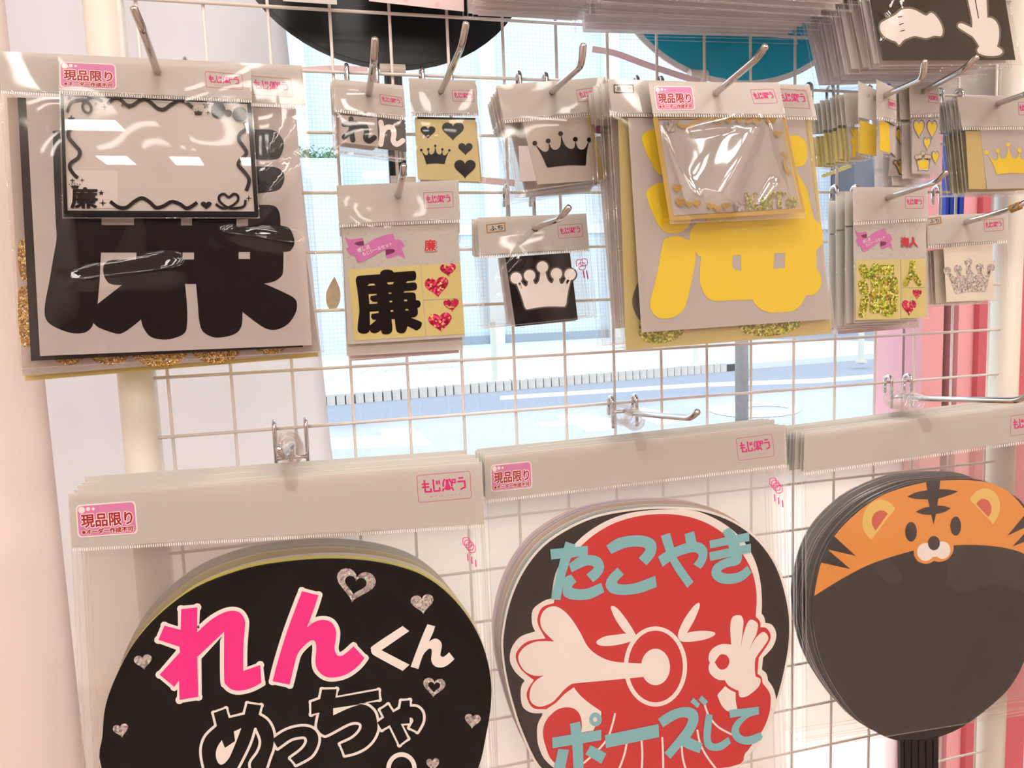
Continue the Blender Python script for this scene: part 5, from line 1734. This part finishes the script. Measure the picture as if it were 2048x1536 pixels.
for x in (U(549, 860, 0.0).x, U(612, 855, 0.0).x):
    pa = [(x, 0.0052, zw - 0.012), (x, 0.0052, zw + 0.001)] + [(x, 0.0052 * math.cos(math.pi * k / 6), zw + 0.0012 + 0.0052 * math.sin(math.pi * k / 6)) for k in range(7)] + [(x, -0.0052, zw - 0.004), (x, -0.0052, zw - 0.030)]
    MB().tube(pa, 0.0019, 10).build('clip', CHROME, t, smooth_shade=True)
zb = U(582, 915, 0.006).z
MB().tube([(U(549, 860, 0).x, -0.0066, zb), (U(612, 855, 0).x, -0.0066, zb)], 0.0018, 10).build('crossbar', CHROME, t, smooth_shade=True)
MB().tube([U(582, 893, 0.008), U(582, 926, 0.008)], 0.0027, 10).build('stem', CHROME, t, smooth_shade=True)


# ---- fan 2: takoyaki pose
def draw2(fan, d):
    z = zoomf(940, 1011, 2.9257)
    sil = smooth(z([(363, 690), (368, 610), (430, 560), (475, 545, 1), (500, 400), (560, 290), (660, 180), (790, 95), (930, 45), (1100, 25), (1280, 25), (1400, 60), (1520, 130), (1610, 220), (1670, 330), (1700, 450), (1708, 560), (1706, 632, 1), (1722, 655), (1728, 687, 1), (1762, 695), (1785, 725),
                    (1792, 770), (1770, 830), (1715, 890, 1), (1708, 960, 1), (1735, 985), (1743, 1022, 1), (1775, 1070), (1790, 1130), (1785, 1190), (1755, 1270), (1715, 1345), (1690, 1400), (1600, 1480), (1500, 1560), (900, 1600), (560, 1560), (450, 1500),
                    (405, 1420), (393, 1350), (397, 1280), (430, 1215, 1), (360, 1213), (310, 1180), (297, 1120), (300, 1060), (320, 1025, 1), (270, 980), (240, 930), (233, 880), (250, 820), (300, 765), (382, 738, 1)]), True, 4)
    MB().plate(sil, d, 0.0002).build('octopus_edge', WHITEV, fan)
    red = smooth(z([(490, 572, 1), (520, 440), (590, 310), (690, 200), (820, 115), (960, 68), (1110, 50), (1260, 62), (1400, 110), (1520, 195), (1600, 290), (1655, 400), (1677, 520), (1672, 650, 1), (1697, 680), (1700, 712, 1), (1735, 718), (1758, 755), (1750, 800), (1690, 890, 1), (1682, 985, 1), (1705, 1003), (1712, 1040, 1),
                    (1750, 1090), (1760, 1140), (1750, 1220), (1715, 1310), (1650, 1400), (1610, 1450), (1520, 1530), (900, 1570), (580, 1540), (480, 1490), (440, 1400), (427, 1330), (440, 1270), (480, 1215), (520, 1190, 1), (440, 1192), (370, 1185), (335, 1130), (337, 1080), (374, 1022, 1), (300, 960), (268, 890),
                    (285, 840), (340, 795), (442, 778, 1), (400, 700), (397, 650), (425, 595)]), True, 4)
    MB().plate(red, d + 0.0002, 0.0001).build('octopus_body', RED, fan)
    z5 = zoomf(1060, 1370, 3.7926)
    MB().plate(smooth(z5([(333, 18, 1), (375, 72), (440, 130), (540, 200, 1), (540, 230, 1), (480, 345, 1), (390, 360, 1), (393, 300), (382, 235), (350, 190), (300, 170), (240, 174), (190, 197), (140, 238), (90, 222, 1), (130, 180), (200, 132), (260, 70)]), True, 4), d + 0.0004, 0).build('arm_patch', WHITEV, fan)
    zb_ = zoomf(1000, 1190, 6.8267)
    bone = smooth(zb_([(720, 155), (640, 180), (575, 250), (550, 340), (565, 440), (620, 520), (740, 635, 1), (620, 630), (480, 640), (350, 700), (275, 780), (250, 860), (275, 950), (340, 1040), (430, 1090), (500, 1105), (600, 1100, 1), (500, 1160), (430, 1250), (405, 1350), (410, 1430), (450, 1490), (530, 1525),
                       (620, 1510), (720, 1460), (800, 1380), (880, 1290), (970, 1220), (1040, 1205), (1300, 1180), (1690, 1145), (2010, 1112, 1), (2010, 940, 1), (1740, 925), (1600, 915), (1450, 880), (1300, 800), (1190, 690), (1100, 520), (1000, 360), (900, 240), (800, 170)]), True, 4)
    MB().plate(bone, d + 0.0005, 0.0001).plate(ell(1311, 1334, 29, 36.5, 36), d + 0.0006, 0.0001).build('bone_print', WHITEV, fan)
    MB().stroke(ell(1311, 1333, 59, 76, 56), 8.5, d + 0.0004, closed=True).build('mouth_ring', WHITEV, fan)
    zr = zoomf(1280, 1190, 6.4)
    for p in (zb_([(1515, 160), (1550, 150), (1620, 200), (1730, 340), (1820, 480), (1865, 580), (1830, 610), (1720, 525), (1640, 430), (1560, 300), (1520, 200)]), zb_([(1315, 640), (1360, 600), (1450, 560), (1600, 540), (1720, 530), (1830, 580), (1800, 625), (1700, 660), (1550, 690), (1420, 695), (1340, 680)]),
              zr([(750, 100), (765, 120), (755, 180), (700, 310), (640, 420), (590, 500), (520, 560), (485, 530), (500, 450), (560, 320), (640, 200), (700, 130)]), zr([(560, 500), (700, 465), (830, 458), (930, 470), (965, 495), (930, 530), (830, 570), (700, 593), (600, 600), (530, 592), (500, 550)])):
        MB().plate(smooth(p, True, 4), d + 0.0004, 0).build('brow_print', WHITEV, fan)
    hand = smooth(zr([(1168, 635, 1), (1155, 450), (1165, 330), (1195, 275), (1250, 258), (1300, 270), (1325, 340), (1315, 450), (1290, 690, 1), (1320, 520), (1370, 370), (1410, 320), (1450, 320), (1500, 355), (1510, 400), (1490, 500), (1440, 600), (1390, 730, 1), (1450, 600), (1510, 520), (1560, 480), (1600, 480), (1635, 520), (1640, 570), (1590, 650),
                      (1510, 760), (1475, 830), (1470, 950), (1480, 1045, 1), (1530, 1065), (1545, 1100), (1520, 1170), (1450, 1240), (1370, 1295), (1300, 1310), (1270, 1290), (1262, 1225, 1), (1180, 1190), (1120, 1145), (1085, 1090, 1), (1000, 1085), (930, 1040), (890, 990), (878, 920), (895, 870, 1), (878, 820), (890, 740), (950, 670), (1040, 630), (1100, 628)]), True, 4)
    hole_ = smooth(zr([(955, 860, 1), (990, 810), (1020, 770), (1060, 758), (1110, 775), (1140, 820), (1143, 870), (1120, 920), (1080, 950), (1040, 955), (1000, 930), (975, 890)]), True, 4)
    MB().plate(hand, d + 0.0005, 0.0001, [hole_]).build('hand_print', WHITEV, fan)
    MB().plate(smooth(zr([(1090, 1165, 1), (1140, 1205), (1225, 1250, 1), (1225, 1350), (1250, 1480, 1), (1130, 1490), (1050, 1420), (1000, 1310), (995, 1275), (1050, 1210)]), True, 4), d + 0.0005, 0).build('wrist_print', WHITEV, fan)
    mb = MB()
    for p in ([(645, 220), (625, 300), (590, 400), (520, 490), (410, 590)], [(735, 430), (715, 530), (660, 680)], [(845, 410), (852, 530), (845, 680)], [(1003, 400), (1008, 500), (1012, 680)], [(1150, 450), (1160, 560), (1195, 680)],
              [(1270, 345), (1290, 440), (1340, 540), (1430, 660)], [(1325, 150), (1360, 240), (1430, 320), (1530, 375)]):
        mb.stroke(smooth(z5(p), False, 5), 4.0, d + 0.0004, cap=True)
    mb.build('tentacle_line', WHITEV, fan)
    zt = zoomf(1000, 1020, 3.4133)
    tk = d + 0.0009
    groups = [
        [[(343, 268, 1), (600, 245, 1), (598, 312, 1), (350, 338, 1)], [(448, 215, 1), (517, 238, 1), (470, 370), (440, 470), (412, 615, 1), (348, 610, 1), (375, 500), (410, 340)],
         [(470, 370, 1), (540, 320), (620, 308), (680, 325), (708, 370), (705, 415), (670, 465), (635, 492, 1), (590, 440, 1), (632, 405), (638, 386), (600, 378), (550, 395), (490, 425, 1)],
         [(485, 440, 1), (522, 490, 1), (490, 525), (530, 540), (600, 535), (690, 498, 1), (712, 560, 1), (620, 605), (540, 615), (470, 605), (430, 572), (440, 470)]],
        [[(725, 245, 1), (800, 195), (900, 175), (990, 178), (1050, 205), (1068, 250), (1055, 310), (1000, 378, 1), (947, 328, 1), (988, 280), (985, 258), (930, 250), (850, 260), (760, 300, 1)],
         [(803, 393, 1), (845, 440, 1), (798, 492), (830, 508), (920, 500), (1060, 450, 1), (1070, 525, 1), (960, 565), (850, 580), (770, 570), (730, 540), (722, 500), (745, 450)]],
        [[(1098, 178, 1), (1160, 155, 1), (1190, 260), (1210, 330), (1320, 490, 1), (1278, 532, 1), (1200, 420), (1150, 330), (1130, 280)],
         [(1078, 320, 1), (1130, 285), (1230, 240), (1310, 220), (1370, 225), (1410, 260), (1415, 310), (1400, 360), (1370, 402, 1), (1322, 370, 1), (1355, 320), (1345, 295), (1300, 290), (1200, 325), (1110, 388, 1)], [(1260, 165, 1), (1325, 145, 1), (1345, 235, 1), (1275, 250, 1)]],
        [[(1430, 210, 1), (1700, 152, 1), (1703, 212, 1), (1435, 262, 1)], [(1428, 290, 1), (1712, 230, 1), (1714, 290, 1), (1435, 348, 1)], [(1520, 150, 1), (1565, 120, 1), (1610, 170), (1650, 290), (1640, 360), (1590, 385, 1), (1575, 290)],
         [(1600, 378, 1), (1540, 395), (1510, 415), (1525, 430), (1580, 435), (1640, 420), (1690, 380, 1), (1718, 428, 1), (1660, 480), (1590, 503), (1510, 500), (1460, 470), (1442, 430), (1460, 380), (1510, 345), (1590, 320), (1630, 345)]]]
    for g in groups:
        mb = MB()
        for p in g:
            mb.plate(smooth(zt(p), True, 4), tk, 0.0002)
        mb.build('kana_letter', TEAL, fan)
    groups = [[[(303, 295, 1), (380, 277, 1), (390, 350), (400, 440), (408, 700, 1), (332, 700, 1), (320, 450)], [(168, 400, 1), (540, 340, 1), (540, 418, 1), (172, 480, 1)], [(215, 485, 1), (295, 492, 1), (255, 680, 1), (170, 680, 1)], [(460, 457, 1), (580, 520, 1), (540, 597, 1), (420, 525, 1)]],
              [[(568, 380, 1), (975, 297, 1), (980, 395, 1), (577, 478, 1)]],
              [[(970, 258, 1), (1060, 200), (1150, 170), (1220, 172), (1265, 200), (1278, 250), (1265, 310), (1215, 400, 1), (1310, 445, 1), (1285, 517, 1), (1210, 490), (1150, 460, 1), (1065, 560, 1), (1020, 515, 1), (1100, 420), (1170, 330), (1200, 262), (1170, 245), (1110, 258), (1010, 320, 1)],
               [(1240, 97, 1), (1290, 145, 1), (1270, 175, 1), (1217, 130, 1)], [(1303, 80, 1), (1350, 125, 1), (1325, 158, 1), (1278, 112, 1)]],
              [[(1335, 218, 1), (1385, 228, 1), (1375, 330), (1370, 400), (1385, 440), (1430, 440), (1505, 395, 1), (1525, 440, 1), (1460, 490), (1390, 500), (1340, 480), (1318, 430), (1318, 340)]],
              [[(1510, 190, 1), (1735, 165, 1), (1737, 222, 1), (1660, 245), (1600, 300), (1585, 350), (1610, 385), (1660, 390), (1750, 358, 1), (1765, 405, 1), (1700, 445), (1630, 452), (1570, 430), (1535, 390), (1530, 330), (1560, 275), (1610, 235, 1), (1518, 250, 1)]]]
    for g in groups:
        mb = MB()
        for p in g:
            mb.plate(smooth(z5(p), True, 4), tk, 0.0002)
        mb.build('kana_letter', TEAL, fan)
    MB().plate(z5(ell(497, 262, 47, 52, 28)), tk, 0.0002, [z5(ell(495, 262, 17, 19, 20))]).build('kana_mark', TEAL, fan)


F2 = [(1003, 1300), (1005, 1260), (1018, 1200), (1045, 1140), (1085, 1090), (1140, 1053), (1200, 1029), (1280, 1016), (1350, 1014), (1410, 1020), (1470, 1042), (1520, 1080), (1555, 1130), (1575, 1190), (1583, 1250), (1577, 1319), (1552, 1414), (1504, 1503), (1450, 1556),
      (1380, 1595), (1290, 1605), (1190, 1590), (1120, 1560), (1077, 1536), (1042, 1466), (1022, 1404), (1010, 1353)]
PB = mat('pink_blade', (236, 180, 206), 0.35)
TB = mat('teal_blade', (60, 150, 160), 0.35)
OB = mat('peach_blade', (236, 190, 160), 0.35)
PU = mat('mauve_blade', (190, 160, 200), 0.35)
fan_bag('clear fan bag between the pink lettered fan and the tiger fan', 'black fan with a red octopus bone and hand design and teal kana', 0.045, [(969, 913), (1571, 849), (1574, 928), (971, 1000)], [(1590, 1640), (1000, 1680)], F2,
        [(1472, 877), (1544, 868), (1549, 912), (1477, 921)], [(983, 932), (1061, 924), (1063, 974), (984, 982)], (1283, 886, 1270, 838, 22), draw2, 6, 0.0062, [TB, WHITEV, OB, PU, PB, PB, PU],
        'clear fan bag behind the red octopus fan bag', 'colour edged fan behind the red octopus fan', 'fans behind the red octopus fan', WHITEV, mat('soft_black_fan', (34, 28, 27), 0.2), (1265, 1330, 1605), FILMF2)
hook('long chrome hook carrying the octopus fan bags', (1262, 826, 0.02), 7, [(1380, 836, 0.140), (1397, 822, 0.150)], 0.0028)


# ---- fan 3: tiger
def draw3(fan, d):
    z = zoomf(1600, 940, 4.5714)
    org = smooth(z([(132, 1150, 1), (145, 1060), (170, 940), (200, 840), (320, 600), (510, 402), (705, 258), (900, 175), (1150, 112), (1280, 97), (1500, 92), (1700, 110), (1850, 165), (1955, 243), (2042, 342), (2140, 480), (2190, 620), (2205, 800), (2200, 900, 1), (2120, 810), (2048, 765), (1950, 730), (1800, 700), (1600, 685), (1405, 688, 1),
                    (1398, 750), (1350, 815), (1280, 840), (1225, 830, 1), (1190, 850), (1140, 858), (1080, 835), (1047, 785), (1040, 735, 1), (800, 805), (600, 880), (400, 985), (250, 1075)]), True, 4)
    MB().plate(org, d, 0.0003).build('tiger_face', ORANGE, fan)
    e_ = d + 0.0003
    for p in ([(305, 598, 1), (510, 785, 1), (265, 728, 1), (262, 735, 1), (460, 905, 1), (186, 845, 1), (210, 790), (250, 690)], [(2090, 370, 1), (1898, 600, 1), (2110, 500, 1)], [(2120, 510, 1), (1945, 698, 1), (2150, 620, 1)]):
        MB().plate(smooth(z(p), True, 4), e_, 0.0001).build('cheek_stripe', FAN3BLACK, fan)
    MB().plate(smooth(z([(1152, 105, 1), (1282, 92, 1), (1275, 175, 1), (1370, 180), (1445, 195, 1), (1380, 225), (1265, 262, 1), (1255, 325, 1), (1320, 330), (1378, 348, 1), (1320, 385), (1245, 402, 1), (1222, 498, 1), (1200, 410, 1), (1120, 405), (1060, 383, 1), (1120, 350), (1185, 335, 1), (1170, 268, 1), (1060, 265), (982, 245, 1), (1060, 205), (1165, 185, 1)]), True, 3), e_, 0.0001).build('brow_stripe', FAN3BLACK, fan)
    for p, nm, m_ in ((ell(1016, 565, 53, 90, 28), 'eye', FAN3BLACK), (ell(1424, 513, 49, 88, 28), 'eye', FAN3BLACK)):
        MB().plate(z(p), e_, 0.0001).build(nm, m_, fan)
    MB().plate(z(ell(1148, 750, 77, 82, 28)), e_, 0.0001).plate(z(ell(1302, 733, 73, 80, 28)), e_, 0.0001).plate(z(ell(1226, 740, 60, 55, 20)), e_, 0.0001).build('muzzle', WHITEV, fan)
    MB().plate(z(ell(1225, 669, 54, 65, 28)), e_ + 0.0002, 0.0001).build('nose', FAN3BLACK, fan)
    for a, b in (([(652, 638, 1), (585, 560), (570, 460), (600, 360), (670, 290), (740, 270), (810, 290), (873, 350, 1)], [(692, 552, 1), (662, 500), (660, 440), (690, 390), (740, 370), (780, 380), (804, 400, 1)]),
                 ([(1550, 270, 1), (1600, 205), (1670, 170), (1730, 175), (1790, 215), (1825, 290), (1825, 370), (1800, 440), (1763, 497, 1)], [(1612, 308, 1), (1650, 270), (1690, 265), (1730, 290), (1750, 340), (1745, 390), (1722, 428, 1)])):
        er = MB().plate(smooth(z(a), True, 4), e_, 0.0001).build('ear', CREAM, fan)
        MB().plate(smooth(z(b), True, 4), e_ + 0.0003, 0.0001).build('ear_inside', CORAL, er)


F3 = [(1626, 1192), (1626, 1237), (1634, 1291), (1650, 1339), (1677, 1387), (1714, 1435), (1757, 1467), (1800, 1482), (1845, 1482), (1875, 1475), (1915, 1459), (1955, 1433), (1995, 1400), (2022, 1371), (2048, 1323), (2072, 1240), (2082, 1150), (2076, 1070), (2050, 1014),
      (2029, 992), (1972, 963), (1928, 958), (1880, 960), (1819, 968), (1753, 995), (1709, 1026), (1668, 1070), (1641, 1124)]
DB = mat('dark_taupe_blade', (76, 64, 60), 0.35)
BB = mat('brown_blade', (120, 84, 62), 0.35)
fan_bag('clear fan bag hung nearest the rose jamb', 'black fan with an orange tiger face', 0.050, [(1609, 867), (2108, 800), (2108, 873), (1607, 945)], [(2110, 1420), (1612, 1500)], F3,
        [(2022, 832), (2080, 825), (2083, 864), (2021, 872)], None, (1854, 848, 1836, 806, 22), draw3, 6, 0.0058, [DB, FAN3BLACK, BB, DB, FAN3BLACK, DB, BB, DB, GRB],
        'clear fan bag behind the tiger fan bag', 'dark edged fan behind the tiger fan', 'fans behind the tiger fan', FAN3BLACK, FAN3BLACK, (1800, 1876, 1482), FILMF3, film('thin_fan_back_sleeve', 0.02, haze=0.03))
hook('long chrome hook carrying the tiger fan bags', (1830, 797, 0.025), 7, [(2033, 801, 0.165), (2062, 789, 0.176)], 0.0028)
